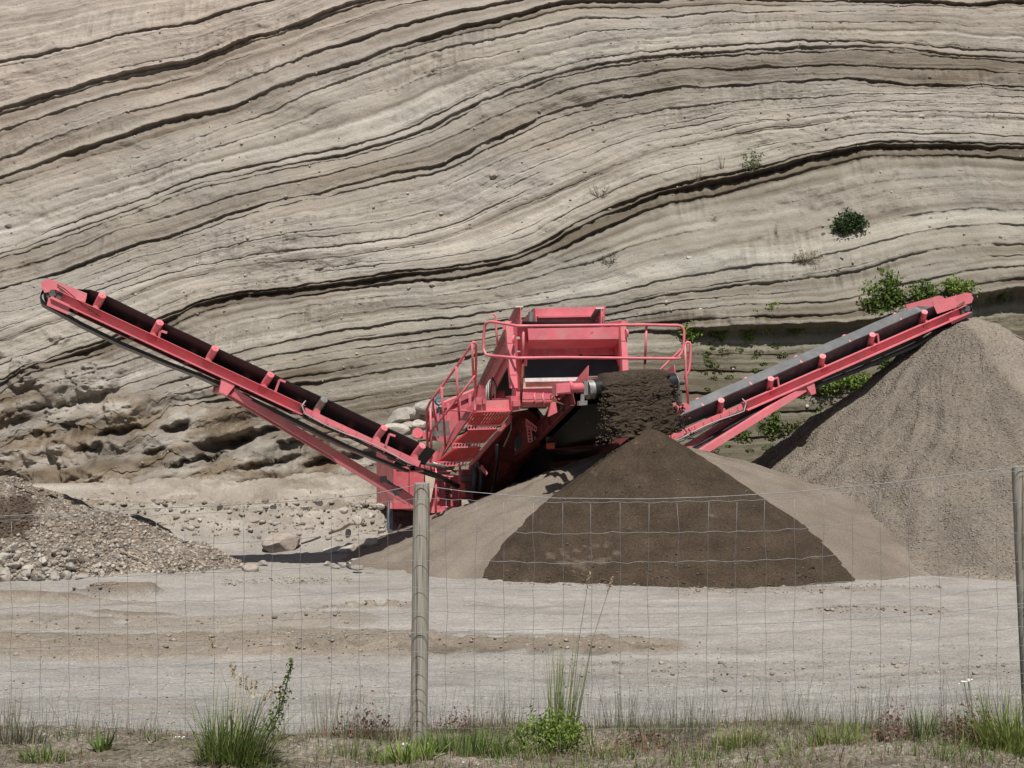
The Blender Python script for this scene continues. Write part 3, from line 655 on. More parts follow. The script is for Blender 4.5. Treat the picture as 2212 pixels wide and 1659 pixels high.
HL, TL = P(114, 634, 20.6), P(893, 996, 22.3)
locL, sL, LL, wL, nL, uL = side_conveyor(HL, TL, 653,
    [(88, 613), (95, 606), (104, 603), (122, 607), (188, 634), (187, 641), (184, 653), (113, 629), (96, 633)],
    [(104, 645), (112, 640), (151, 659), (147, 680), (101, 660)],
    [203, 327, 446, 566, 681, 811, 917], [(339, .17), (590, .26), (829, .22)],
    [(142, -.17), (192, -.20), (277, -.215), (377, -.19), (452, -.15), (518, -.15), (643, -.17), (768, -.20), (893, -.15)],
    ((482, 512), (500, 846), (905, 1090), ((829, 1035, 22.9), (900, 1084, 23.4)), 23.4), 'l')
HR, TR = P(2084, 667, 26.8), P(1451, 944, 25.0)
locR, sR, LR, wR, nR, uR = side_conveyor(HR, TR, 1603,
    [(2014, 656), (2014, 652), (2088, 632), (2096, 634), (2102, 644), (2098, 654), (2024, 678)],
    [(2049, 688), (2090, 676), (2092, 684), (2056, 701)],
    [1563, 1670, 1781, 1888, 2000], [(1681, .24), (1896, .24)],
    [(2040, -.20), (1960, -.25), (1850, -.24), (1760, -.2), (1690, -.22), (1600, -.28), (1520, -.36), (1455, -.40)],
    ((1728, 1746), (1738, 838), (1500, 986), None, 24.6), 'r')

# ---- main feed conveyor climbing from the rear hopper to the screen
top_f, low_b = P(1124, 664, 25.4), P(1030, 855, 29.0)
fu = (low_b - top_f).normalized(); fr = RT; fnrm = fr.cross(fu); fnrm = fnrm if fnrm.z > 0 else -fnrm
for off, nm in ((0, 'l'), (1.55, 'r')):
    m = MB(); o_ = fr * off
    m.prism([top_f + o_, top_f + o_ + fu * (low_b - top_f).length, low_b + o_ - UP * .62, top_f + o_ - UP * .60], fr * .02)
    side = part(m, 'feed_side_plate', 'red')
    m = MB(); m.beam(top_f + o_ - fr * .02 + fnrm * .015, low_b + o_ - fr * .02 + fnrm * .015, .15, .025, fnrm); part(m, 'top_rail', 'rail_grey', side)
    m = MB(); m.beam(top_f + o_ - fr * .03 - UP * .38, low_b + o_ - fr * .03 - UP * .38, .05, .06, fnrm); part(m, 'side_rail', 'red', side)
    m = MB()
    for k in range(26):
        p = top_f.lerp(low_b, .03 + k * .037) + o_ - UP * .10; m.cyl(p, p - fr * .012, .012, 6)
    part(m, 'bolt', 'white_paint', side)['kind'] = 'stuff'
m = MB(); m.prism([top_f + fr * .05 - UP * .25, top_f + fr * 1.5 - UP * .25, low_b + fr * 1.5 - UP * .25, low_b + fr * .05 - UP * .25], -UP * .02); part(m, 'feed_belt', 'rubber')

# ---- top feed box
pl = [PF(1152, 666, 26.2), PF(1309, 661.5, 26.2), PF(1305, 702, 26.2), PF(1155, 704, 26.2)]
m = MB(); m.prism(pl, AX * .03)
for a in (0, 1):
    p, q = (pl[0], pl[3]) if a == 0 else (pl[1], pl[2]); m.prism([p, q, q + AX * .9 - UP * .1, p + AX * .9 - UP * .25], RT * (.03 if a == 0 else -.03))
box1 = part(m, 'feed_box', 'red')
m = MB(); a, b = PF(1159, 683.5, 26.2), PF(1301, 681, 26.2); m.prism([a, b, b - UP * .03, a - UP * .03], FN * .10); m.prism([a, b, b - UP * .03 + FN * .0, a - UP * .03], FN * .012); part(m, 'lip', 'red', box1)
m = MB()
for x in (1180, 1226, 1245, 1280): m.prism([PF(x, 690, 26.2), PF(x + 9, 690, 26.2), PF(x + 9, 700, 26.2), PF(x, 700, 26.2)], FN * .012)
part(m, 'patch_plate', 'red_worn', box1)
m = MB(); c = PF(1147, 690, 25.9); m.cyl(c - UP * .18, c + UP * .14, .05, 12); part(m, 'damper', 'steel', box1, True, None, 40)

# ---- discharge chute with rubber curtain
g = lambda x, y, D: PF(x, y, D)
m = MB(); q = [g(1140, 711, 23.95), g(1345, 708, 23.95), g(1343, 732, 23.95), g(1142, 734, 23.95)]; m.prism(q, AX * .015)
m.prism([q[0], q[1], g(1345, 708, 24.35), g(1140, 711, 24.35)], UP * .012)
ch = part(m, 'discharge_chute', 'red')
m = MB(); m.prism([q[3], q[2], g(1334, 751, 24.4), g(1135, 754, 24.4)], AX * .012 + UP * .008); part(m, 'sloped_plate', 'red', ch)
m = MB(); m.prism([g(1135, 752, 24.42), g(1335, 749, 24.42), g(1336, 767, 24.42), g(1133, 770, 24.42)], AX * .012); part(m, 'clamp_plate', 'red_worn', ch)
m = MB()
for k in range(6): c = g(1150 + k * 34, 763 - k * .5, 24.41); m.cyl(c, c + FN * .02, .016, 8)
part(m, 'bolt', 'red_worn', ch)['kind'] = 'stuff'
m = MB(); rows_ = []
for j in range(7):
    yy = 768 + j * 8
    rows_.append([g(1131 + k * 20.4 - .3 * j, yy - k * .5, 24.45) + FN * (.03 * math.sin(k * 1.3 + j * .4) + .012 * j) for k in range(11)])
m.add([p for r_ in rows_ for p in r_], [(j * 11 + k, j * 11 + k + 1, (j + 1) * 11 + k + 1, (j + 1) * 11 + k) for j in range(6) for k in range(10)]); part(m, 'rubber_curtain', 'rubber', ch, True)
for x0, x1 in ((1128, 1141), (1335, 1346)):
    m = MB(); m.prism([g(x0, 706, 24.0), g(x1, 706, 24.0), g(x1 - 3, 815, 24.5), g(x0, 818, 24.5)], AX * .5); part(m, 'cheek_plate', 'red_worn', ch)
# bright uprights on both sides
for (a, b, c, d) in (((1093, 704), (1108, 703), (1118.5, 838), (1104, 839)), ((1340, 699), (1352, 698), (1360, 836), (1347, 836))):
    m = MB(); D_ = 23.75; m.prism([PF(*a, D_ + .12), PF(*b, D_ + .12), PF(*c, D_ - .1), PF(*d, D_ - .1)], AX * .10)
    for t in (.27, .52, .78):
        p = PF(*a, D_ + .12).lerp(PF(*d, D_ - .1), t); m.obox(p + RT * .055 + FN * .004, RT * .06, FN * .004, UP * .006)
    part(m, 'upright', 'red')
m = MB(); m.beam(PF(1312, 703, 24.6), PF(1349, 699, 23.9), .12, .10); m.cyl(PF(1318, 698, 24.4), PF(1318, 705, 24.4), .05, 10); m.beam(PF(1092, 706, 23.9), PF(1100, 700, 25.0), .1, .1)
m.cyl(PF(1109, 733, 23.7), PF(1113, 733, 23.68), .07, 14); m.cyl(PF(1351, 720, 23.8), PF(1355, 720, 23.8), .07, 14); part(m, 'screen_mount', 'red')
# side wall of the screen box (seen between upright and curtain)
m = MB(); m.prism([PF(1098, 706, 24.3), PF(1131, 706, 24.3), PF(1130, 840, 24.6), PF(1104, 838, 24.6)], AX * .12)
sb = part(m, 'screen_box', 'red')
m = MB(); m.obox(PF(1120, 759, 24.25), RT * .03, FN * .004, UP * .010); m.obox(PF(1121, 730, 24.22), RT * .05, FN * .02, UP * .02); part(m, 'fitting', 'rail_grey', sb)
m = MB(); m.prism([PF(1133, 818, 24.4), PF(1350, 812, 24.4), PF(1350, 838, 24.4), PF(1130, 840, 24.4)], AX * .3); part(m, 'tail_plate', 'cream', sb)
m = MB(); m.prism([PF(1131, 817, 24.3), PF(1245, 815, 24.3), PF(1245, 823, 24.3), PF(1131, 825, 24.3)], FN * .08); part(m, 'scraper_bar', 'white_paint', sb)

# ---- walkway beams under the screen
m = MB(); m.prism([PF(1115, 840, 23.6), PF(1205, 840, 23.6), PF(1205, 855, 23.6), PF(1115, 855, 23.6)], AX * .25)
m.prism([PF(1125, 853, 23.5), PF(1200, 853, 23.5), PF(1196, 867, 23.5), PF(1126, 868, 23.5)], AX * .05)
m.prism([PF(1125, 870, 23.5), PF(1200, 869, 23.5), PF(1200, 879, 23.6), PF(1125, 880, 23.6)], AX * .12)
dk = part(m, 'deck_beam', 'red')
m = MB(); zq = PF(1125, 862, 23.5); m.prism([zq, zq + RT * 1.9, zq + RT * 1.9 + AX * 2.6, zq + AX * 2.6], -UP * .02); part(m, 'shade_deck_plate', 'red_worn')  # walkway floor, added deep so it shades the side panel below
m = MB(); zq = PF(1106, 888, 23.6); m.prism([zq - RT * .62 + AX * .55, zq + AX * .05, zq + AX * 2.2, zq - RT * .62 + AX * 2.2], -UP * .02); part(m, 'shade_deck_plate', 'red_worn')  # second floor sheet, added to cast shade on panel and stairs
m = MB(); m.prism([PF(1125, 868, 23.45), PF(1201, 867, 23.45), PF(1201, 870, 23.45), PF(1125, 871, 23.45)], AX * .06); part(m, 'rusty_edge', 'rust', dk)
for x in (1156, 1174):
    m = MB(); m.tube([PF(x, 850, 23.4), PF(x - 2, 856, 23.3), PF(x + 2, 868, 23.3), PF(x + 2, 878, 23.35)], .022, 8); part(m, 'lifting_eye', 'red_rail', dk, True)
m = MB(); m.prism([PF(1103, 856, 23.4), PF(1125, 855, 23.4), PF(1125, 885, 23.4), PF(1106, 888, 23.4)], AX * .3); m.prism([PF(1109, 866, 23.3), PF(1124, 864, 23.3), PF(1124, 877, 23.3), PF(1109, 878, 23.3)], AX * .1); part(m, 'end_bracket', 'red_worn', dk)
m = MB(); m.prism([PF(1192, 870, 23.2), PF(1202, 868, 23.2), PF(1205, 890, 23.2), PF(1185, 900, 23.2)], AX * .06); part(m, 'gusset', 'red', dk)

# ---- left access platform and stairs (light falls through the grating)
kp = [PF(1029, 866, 23.55), PF(1104, 863, 23.55), PF(1107, 886, 23.55), PF(1028, 887, 23.55)]
plat = None
m = MB(); m.prism(kp, AX * .012); m.prism([kp[3] + FN * .05, kp[2] + FN * .05, kp[2] + AX * .02, kp[3] + AX * .02], -UP * .02); plat = part(m, 'access_platform', 'red')
m = MB(); m.obox(PF(1034, 866, 23.5), RT * .05, FN * .03, UP * .06); m.obox(PF(1046, 867, 23.5), RT * .03, FN * .03, UP * .04); part(m, 'hinge_block', 'red_worn', plat)
def grating(mb, a0, a1, b0, b1, nb=9, nc=4, wd=.022, th=.03, up=UP):
    """a0-a1 the near edge, b0-b1 the far edge; bars run from near to far"""
    for k in range(nb + 1):
        t = k / nb; mb.beam(a0.lerp(a1, t), b0.lerp(b1, t), wd, th, up)
    for k in range(nc + 1):
        t = k / nc; mb.beam(a0.lerp(b0, t), a1.lerp(b1, t), wd * .6, th * .7, up)
def hexband(mb, p0, p1, q0, q1, n, r=.007):
    """strip of honeycomb mesh between edge p0-p1 (top) and q0-q1 (bottom)"""
    for k in range(n):
        t0, t1 = k / n, (k + 1) / n; tm = (t0 + t1) / 2
        A, B = p0.lerp(p1, t0 + .25 / n), p0.lerp(p1, t0 + .75 / n); C, D_ = q0.lerp(q1, t0 + .25 / n), q0.lerp(q1, t0 + .75 / n)
        M0 = p0.lerp(p1, t0).lerp(q0.lerp(q1, t0), .5); M1 = p0.lerp(p1, t1).lerp(q0.lerp(q1, t1), .5)
        for a, b in ((A, M0), (M0, C), (B, M1), (M1, D_)): mb.beam(a, b, r * 2, r * 2, FN)
    mb.beam(p0, p1, r * 2.4, r * 2.4, FN); mb.beam(q0, q1, r * 2.4, r * 2.4, FN)
steps = [((1024, 890), (1106, 888), 23.55), ((1011, 919), (1073, 917), 24.0), ((978, 958), (1038, 956), 24.5), ((943, 998), (1008, 996), 25.0)]
for i in range(3):
    (a0, a1, D0), (b0, b1, D1) = steps[i], steps[i + 1]
    D0 = D1 - .16; na0, na1 = PF(a0[0] + (2 if i == 0 else 5), a0[1] + (0 if i == 0 else 10), D0), PF(a1[0], a1[1] + (0 if i == 0 else 10), D0)
    fb0, fb1 = PF(b0[0], b0[1], D1), PF(b1[0] + 6, b1[1], D1)
    m = MB(); grating(m, na0, na1, fb0, fb1, 12, 3, .026, .03, FN); st = part(m, 'stair_tread', 'tread_glow_red')  # same paint made purer: glow through the shaded grating put into its colour
    m = MB(); hexband(m, PF(b0[0], b0[1], D1 - .03), PF(b1[0], b1[1], D1 - .03), PF(b0[0] - 1, b0[1] + 9, D1 - .03), PF(b1[0] - 2, b1[1] + 9, D1 - .03), 9); part(m, 'tread_nosing', 'red', st)
for p0, p1, D0, D1, hh in ((A1(708, 715), A1(462, 1068), 23.5, 25.1, .23), (A1(930, 800), A1(672, 1095), 23.75, 25.2, .12)):
    m = MB(); m.beam(P(p0[0], p0[1], D0), P(p1[0], p1[1], D1), .025, hh, FN); part(m, 'stringer', 'red_worn')
def rail(name, pts, D0, D1, y0, y1, r=.022, mat='red_rail', parent=None, closed=False, conv=A1, f=None):
    w_ = []
    for x, y in pts:
        X_, Y_ = conv(x, y); D_ = D0 + (D1 - D0) * (Y_ - y0) / (y1 - y0) if f is None else f(X_, Y_); w_.append(P(X_, Y_, D_))
    m = MB(); m.tube(w_, r, 8, closed); return part(m, name, mat, parent, True)
sr = rail('stair_handrail', [(418, 1040), (412, 900), (410, 745), (430, 700), (500, 610), (590, 485), (660, 385), (685, 345), (697, 331), (708, 335), (713, 352), (713, 470), (709, 560), (706, 690)], 23.55, 24.9, 740, 985)
rail('middle_rail', [(428, 925), (436, 880), (520, 778), (600, 680), (705, 540)], 23.5, 24.9, 780, 985, .018, 'red_rail', sr)
for a, b in (((500, 610), (525, 985)), ((590, 485), (615, 870)), ((688, 345), (697, 560))): rail('rail_post', [a, b], 23.6, 24.7, 760, 985, .02, 'red_rail', sr)
rail('rail_post', [(432, 735), (440, 1050)], 24.7, 24.9, 780, 1000, .02, 'red_rail', sr)
sr2 = rail('stair_handrail', [(470, 860), (448, 720), (452, 668), (500, 600), (640, 430)], 24.9, 25.4, 840, 930, .018)
rail('rail_post', [(455, 668), (475, 880)], 25.2, 25.3, 840, 930, .016, 'red_rail', sr2)
m = MB(); c = P(*A1(482, 695), 24.7)
for k in range(4): m.tube(arc(c + FN * .012 * k, RT * (.07 - .006 * k), UP * (.075 - .005 * k), 0, 6.2, 14), .008, 5)
m.tube([c - UP * .07, c - UP * .2 + RT * .02, c - UP * .42 + RT * .03], .008, 5); part(m, 'rope_coil', 'blue_rope', sr2)
# ladder below
lad = [rail('ladder_rail', [(468, 1090), (465, 1410)], 25.0, 25.0, 1000, 1110, .02), rail('ladder_rail', [(614, 1090), (606, 1345)], 25.0, 25.0, 1000, 1110, .02)]
for y in (1130, 1165, 1350): rail('ladder_rung', [(466, y), (610, y - 8)], 25.0, 25.0, 1000, 1110, .014, 'red_rail', lad[0])
# front walkway handrail
loop = [(315, 290), (330, 238), (372, 224), (430, 229), (600, 259), (1000, 256), (1700, 248), (1975, 254), (2028, 280), (2041, 330), (2030, 460), (1990, 525), (1920, 541), (1000, 531), (600, 536), (360, 515), (320, 488), (306, 430)]
fD = lambda X_, Y_: 23.05 + (X_ - 1130) * .0021 + max(0, 1118 - X_) * .012
w_ = []
for x, y in loop:
    X_, Y_ = A4(x, y); w_.append(P(X_, Y_, fD(X_, Y_)))
dense = []
for i in range(len(w_)):
    a, b, c_, d = w_[i - 1], w_[i], w_[(i + 1) % len(w_)], w_[(i + 2) % len(w_)]
    for k in range(4):
        t = k / 4; dense.append(b.lerp(c_, t) if (c_ - b).length > .5 else 0.5 * (2 * b + (c_ - a) * t + (2 * a - 5 * b + 4 * c_ - d) * t * t + (3 * b - a - 3 * c_ + d) * t ** 3))
m = MB(); m.tube(dense, .024, 8, True); hr = part(m, 'walkway_handrail', 'red_rail', None, True)
for pts, mt in (([(652, 250), (650, 535)], 'red_rail'), ([(650, 535), (630, 920)], 'rust'), ([(1715, 248), (1705, 535)], 'red_rail'), ([(1705, 535), (1692, 760)], 'rust')):
    w_ = [P(*A4(x, y), fD(*A4(x, y)) + .05) for x, y in pts]; m = MB(); m.tube(w_, .022, 8); part(m, 'rail_post', mt, hr, True)
rail('hook_rail', [(388, 160), (402, 158), (412, 168), (418, 300), (430, 440)], 24.2, 24.2, 600, 700, .018, 'red_rail', None, False, A4)
# right stairs rail and small platform
r3 = rail('stair_handrail', [(1790, 690), (1850, 622), (2020, 458), (2050, 418), (2068, 398), (2088, 402), (2097, 425), (2094, 560), (2085, 640), (2060, 690), (2000, 748)], 23.9, 23.9, 600, 900, .022, 'red_rail', None, False, A4)
rail('rail_post', [(2046, 418), (2052, 560), (2058, 690), (2076, 950)], 23.85, 23.85, 600, 900, .022, 'red_rail', r3, False, A4)
m = MB(); a = [PF(*A4(1888, 985), 23.7, (1480, 880)), PF(*A4(2092, 980), 23.7, (1480, 880)), PF(*A4(2092, 940), 23.7, (1480, 880)), PF(*A4(2040, 920), 23.7, (1480, 880)), PF(*A4(1960, 925), 23.7, (1480, 880))]; m.prism(a, AX * .02); m.prism([a[0], a[1], a[1] - UP * .02, a[0] - UP * .02], AX * .6)
rp = part(m, 'side_platform', 'red')
m = MB(); grating(m, PF(*A4(1885, 990), 23.7), PF(*A4(2040, 990), 23.7), PF(*A4(1740, 1120), 24.5), PF(*A4(1900, 1120), 24.5), 8, 4, .02, .02, FN); part(m, 'stair_tread', 'red', rp)
m = MB(); hexband(m, P(*A4(1735, 1118), 24.3), P(*A4(1895, 1112), 24.3), P(*A4(1730, 1145), 24.3), P(*A4(1895, 1140), 24.3), 8); part(m, 'tread_nosing', 'red', rp)
m = MB(); m.tube([P(*A4(1918, 1060), 24.4), P(*A4(1925, 1200), 24.4)], .03, 8); part(m, 'rail_post', 'red_rail', rp, True)

# ---- central fines conveyor and its drum
d0, d1 = P(1268, 842, 22.45), P(1459, 826.5, 22.95); dax = (d1 - d0).normalized()
m = MB(); m.cyl(d0 + dax * .10, d1 - dax * .02, .165, 28); drum = part(m, 'head_drum', 'rubber', None, True, None, 40)
m = MB(); m.cyl(d0, d0 + dax * .10, .155, 28); m.cyl(d1 - dax * .02, d1, .15, 28); part(m, 'drum_rim', 'steel', drum, True, None, 40)
m = MB(); m.cyl(d0 - dax * .18, d0, .05, 12); m.cyl(d1, d1 + dax * .15, .05, 12); part(m, 'drum_shaft', 'steel_dark', drum, True, None, 40)
# motor and gearbox
m = MB(); c0 = P(*A4(918, 806), 22.2); c1 = P(*A4(1040, 796), 22.25); m.obox((c0 + c1) / 2, (c1 - c0) / 2, FN * .1, UP * .085); m.obox((c0 + c1) / 2, (c1 - c0) / 2 * .92, FN * .115, UP * .06)
mo = part(m, 'drive_motor', 'red')
m = MB(); m.cyl(P(*A4(1040, 790), 22.25), P(*A4(1066, 788), 22.27), .105, 16); m.cyl(P(*A4(1066, 795), 22.27), P(*A4(1160, 790), 22.35), .075, 16); part(m, 'gearbox', 'red_worn', mo, True, None, 40)
m = MB(); m.obox(P(*A4(1180, 795), 22.4), dax * .035, FN * .07, UP * .11); m.cyl(P(*A4(1165, 850), 22.3), P(*A4(1160, 920), 22.3), .035, 10); m.obox(P(*A4(1160, 925), 22.3), dax * .07, FN * .05, UP * .035); part(m, 'bearing_block', 'steel', mo)
for k, pts in enumerate(([(915, 850), (885, 860), (890, 890), (950, 920), (1000, 940)], [(930, 855), (905, 885), (960, 930), (985, 960), (960, 1010)], [(950, 860), (940, 890), (965, 910), (975, 930)])):
    m = MB(); m.tube([P(*A4(x, y), 22.15 + .02 * k) for x, y in pts], .014, 6); part(m, 'hydraulic_hose', 'rust' if k == 0 else 'hose', mo, True)
# conveyor frame going down to the back
fa, fb = P(*A4(1085, 880), 22.6), P(1015, 1088, 27.6); fd = (fb - fa).normalized(); fw = dax
fnn = fw.cross(fd); fnn = fnn if fnn.z > 0 else -fnn
for off in (0, 1.5):
    m = MB(); o_ = fw * off
    m.prism([fa + o_ + fnn * .13, fb + o_ + fnn * .13, fb + o_ - fnn * .13, fa + o_ - fnn * .13], fw * .012)
    m.prism([fa + o_ + fnn * .13, fb + o_ + fnn * .13, fb + o_ + fnn * .118, fa + o_ + fnn * .118], fw * -.07)
    m.prism([fa + o_ - fnn * .13, fb + o_ - fnn * .13, fb + o_ - fnn * .118, fa + o_ - fnn * .118], fw * -.08)
    fr_ = part(m, 'fines_conveyor_frame', 'grimy_shaded_red')
    m = MB()
    for k in range(9): p = fa.lerp(fb, .08 + k * .11) + o_ - fw * .03; m.beam(p + fnn * .12, p - fnn * .12, .04, .01, fd)
    part(m, 'frame_rib', 'grimy_shaded_red', fr_)
m = MB(); a = fa + fnn * .16 + fw * .12 - fd * .1; b = fb + fnn * .16 + fw * .12; m.prism([a, a + fw * 1.28, b + fw * 1.28, b], fnn * .015); m.prism([a - fnn * .33, a + fw * 1.28 - fnn * .33, b + fw * 1.28 - fnn * .33, b - fnn * .33], fnn * .015); part(m, 'conveyor_belt', 'rubber')
for px, D_ in (((1085, 750), (1210, 600), (1206, 722)), 22.55), (((1852, 692), (1950, 588), (1966, 702)), 23.1):
    m = MB(); m.prism([P(*A4(*p), D_ + (.25 if i == 0 else 0)) for i, p in enumerate(px)], dax * .015); part(m, 'drum_guard', 'red_worn')
m = MB(); m.obox(P(*A4(1978, 770), 23.0), dax * .03, FN * .05, UP * .10); m.obox(P(*A4(1975, 870), 23.0), dax * .07, FN * .06, UP * .09); m.cyl(P(*A4(1985, 720), 22.95), P(*A4(1985, 700), 22.95), .02, 8); part(m, 'bearing_block', 'steel_dark')
m = MB(); m.prism([P(*A4(1330, 940), 22.9), P(*A4(1160, 950), 22.7), P(*A4(1150, 975), 22.75), P(*A4(1400, 972), 22.9)], AX * .02); part(m, 'belt_scraper', 'steel_dark')
for k, pts in enumerate(([(790, 1180), (760, 1215), (745, 1230)], [(800, 1185), (770, 1222), (755, 1240)])):
    m = MB(); m.tube([P(*A4(x, y), 24.2) for x, y in pts], .016, 6); part(m, 'hydraulic_hose', 'hose_grey', None, True)

# ---- chassis, hoppers and guards below the deck
m = MB(); q = [PF(1195, 928, 24.8), PF(1345, 926, 24.8), PF(1345, 940, 24.8), PF(1195, 942, 24.8)]; m.prism(q, AX * .12)
q = [PF(1183, 960, 24.6), PF(1345, 958, 24.6), PF(1345, 970, 24.6), PF(1183, 972, 24.6)]; m.prism(q, AX * .15)
m.prism([PF(1197, 900, 25.4), PF(1400, 895, 25.4), PF(1400, 1010, 25.4), PF(1197, 1010, 25.4)], AX * .05); cb = part(m, 'cross_beam', 'grimy_shaded_red')  # beams and dark backdrop sheet, shade under the deck put into their red
m = MB()
for k in range(6): m.prism([PF(1208 + k * 20, 945, 25.0), PF(1214 + k * 20, 945, 25.0), PF(1214 + k * 20, 958, 25.0), PF(1208 + k * 20, 958, 25.0)], AX * .3)
part(m, 'beam_web', 'red_worn', cb)
m = MB(); m.obox(PF(1189, 951, 24.3), RT * .07, FN * .05, UP * .06); part(m, 'valve_block', 'steel', cb)
m = MB(); m.obox(PF(1189, 963, 24.25), RT * .06, FN * .05, UP * .05); part(m, 'lamp_box', 'orange_red', cb)
# fuel and hydraulic side of the machine: side wall between stairs and fines conveyor
m = MB(); m.prism([PF(1108, 890, 24.4), PF(1140, 885, 24.4), PF(1165, 905, 24.4), PF(1170, 960, 24.9), PF(1090, 1060, 26.5), PF(1020, 1085, 26.8), PF(1030, 1000, 26.0)], AX * .06)
sw = part(m, 'side_panel', 'grimy_shaded_red')
m = MB(); m.prism([PF(1129, 907, 24.2), PF(1136, 903, 24.2), PF(1160, 922, 24.2), PF(1150, 930, 24.3), PF(1152, 960, 24.5), PF(1112, 985, 24.8)], AX * .03); gs = part(m, 'mesh_guard', 'grimy_shaded_red', sw)
m = MB(); hexband(m, PF(1136, 905, 24.1), PF(1160, 924, 24.1), PF(1136, 920, 24.1), PF(1158, 932, 24.1), 5); hexband(m, PF(1138, 920, 24.1), PF(1142, 956, 24.1), PF(1146, 922, 24.1), PF(1150, 954, 24.1), 5); part(m, 'guard_mesh', 'red', gs)
m = MB(); pts = [PF(x, y, 24.1) for x, y in ((1112, 955), (1118, 942), (1128, 944), (1130, 955), (1122, 972), (1112, 974))]; m.prism(pts, AX * .02); part(m, 'opening_shade_sheet', 'black_iron', gs)  # black sheet stands in for the shade inside an opening
for x0, y0, x1, y1, D0, D1, r_, mt in ((1074, 960, 1062, 1070, 24.6, 25.2, .035, 'rubber'), (1060, 1000, 1040, 1050, 25.5, 25.6, .03, 'hose'), (1104, 905, 1088, 965, 24.3, 24.4, .012, 'hose_grey'), (1018, 1000, 1020, 1060, 25.3, 25.3, .05, 'blue_grey'), (1032, 1000, 1035, 1060, 25.3, 25.4, .03, 'blue_grey')):
    m = MB(); a, b = P(x0, y0, D0), P(x1, y1, D1); m.tube([a, a.lerp(b, .35) + RT * .05, a.lerp(b, .7) + RT * .03, b], r_, 8); part(m, 'pipe', mt, sw, True)
m = MB(); m.prism([P(1036, 1012, 25.2), P(1042, 1004, 25.2), P(1054, 1022, 25.2), P(1050, 1027, 25.2)], AX * .05); part(m, 'bracket_plate', 'red', sw)
m = MB(); m.cyl(P(1149, 890, 24.6), P(1170, 915, 24.9), .12, 16); m.cyl(P(1158, 898, 24.5), P(1172, 920, 24.7), .07, 12); part(m, 'chute_rubber', 'rubber', sw, True, None, 50)
for k in range(5):
    m = MB(); y = 1000 + 13 * k; m.obox(P(1010 - k * 2, y + 20, 25.8), RT * .14, FN * .12, UP * .05); part(m, 'hydraulic_valve', 'steel' if k % 2 else 'red_worn', sw)
# engine housing low on the left
ec = P(880, 1032, 25.7); ew, ed, eh = .42, .75, .50
m = MB(); m.obox(ec, RT * ew, FN * ed, UP * eh); en = part(m, 'engine_housing', 'red_worn')
m = MB()
for dx in (-.14, .14): m.obox(ec + RT * dx + FN * (ed + .004), RT * .006, FN * .004, UP * (eh - .06))
m.obox(ec + RT * 0 + FN * (ed + .005) + UP * .18, RT * (ew - .05), FN * .004, UP * .006); part(m, 'panel_seam', 'black_iron', en)
m = MB(); m.prism([P(918, 1008, 24.9), P(942, 1024, 24.9), P(930, 1085, 24.9), P(920, 1080, 24.9)], AX * .03); part(m, 'pale_panel', 'cream', en)
m = MB(); m.prism([P(995, 1040, 25.1), P(1004, 1045, 25.1), P(1006, 1072, 25.1), P(994, 1078, 25.1)], AX * .1); part(m, 'orange_panel', 'orange_red', en)
m = MB(); m.obox(P(965, 1060, 25.5), RT * .2, FN * .3, UP * .28); part(m, 'control_cabinet', 'red_worn', en)
m = MB()
for k in range(8): m.obox(P(968, 1038 + k * 6, 25.15), RT * .05, FN * .01, UP * .012)
part(m, 'louvre', 'black_iron', en)
for px in (842, 905):
    m = MB(); a = P(px, 1088, 25.2); m.obox(a - UP * .22, RT * .045, FN * .05, UP * .26); part(m, 'support_leg', 'blue_grey', en)
m = MB(); a, b = P(842, 1092, 25.0), P(1000, 1105, 25.2); m.beam(a, b, .12, .10); m.beam(P(930, 1120, 25.0), P(995, 1098, 25.2), .1, .08); part(m, 'chassis_rail', 'red', en)
m = MB(); m.prism([on(849, 1062, P(853, 1066, 22.95), Vector((0, -1, 0))), on(856, 1060, P(853, 1066, 22.95), Vector((0, -1, 0))), on(860, 1068, P(853, 1066, 22.95), Vector((0, -1, 0))), on(853, 1072, P(853, 1066, 22.95), Vector((0, -1, 0)))], Vector((0, .01, 0))); part(m, 'sticker', 'teal', None, False, 'small turquoise sticker on the support strut')
m = MB(); m.prism([P(898, 990, 22.8), P(911, 992, 22.8), P(908, 1020, 22.8), P(896, 1018, 22.8)], AX * .08); m.obox(P(893, 1018, 22.75), RT * .15, FN * .08, UP * .012); part(m, 'tail_bracket', 'red')
m = MB(); m.prism([P(852, 1000, 22.8), P(866, 990, 22.8), P(881, 998, 22.8), P(879, 1008, 22.8), P(856, 1008, 22.8)], AX * .05); part(m, 'rubber_flap', 'steel_dark')
m = MB(); m.tube([P(915, 1000, 23.0), P(932, 1004, 23.2), P(960, 1012, 24.3)], .03, 8); m.tube([P(935, 1000, 24.1), P(965, 1008, 24.3), P(985, 1020, 24.5)], .018, 8); part(m, 'pipe', 'steel', None, True)
m = MB(); m.tube([P(890, 1010, 22.8), P(950, 1030, 23.6), P(988, 1050, 24.7)], .05, 8); part(m, 'return_belt', 'rubber', None, True)
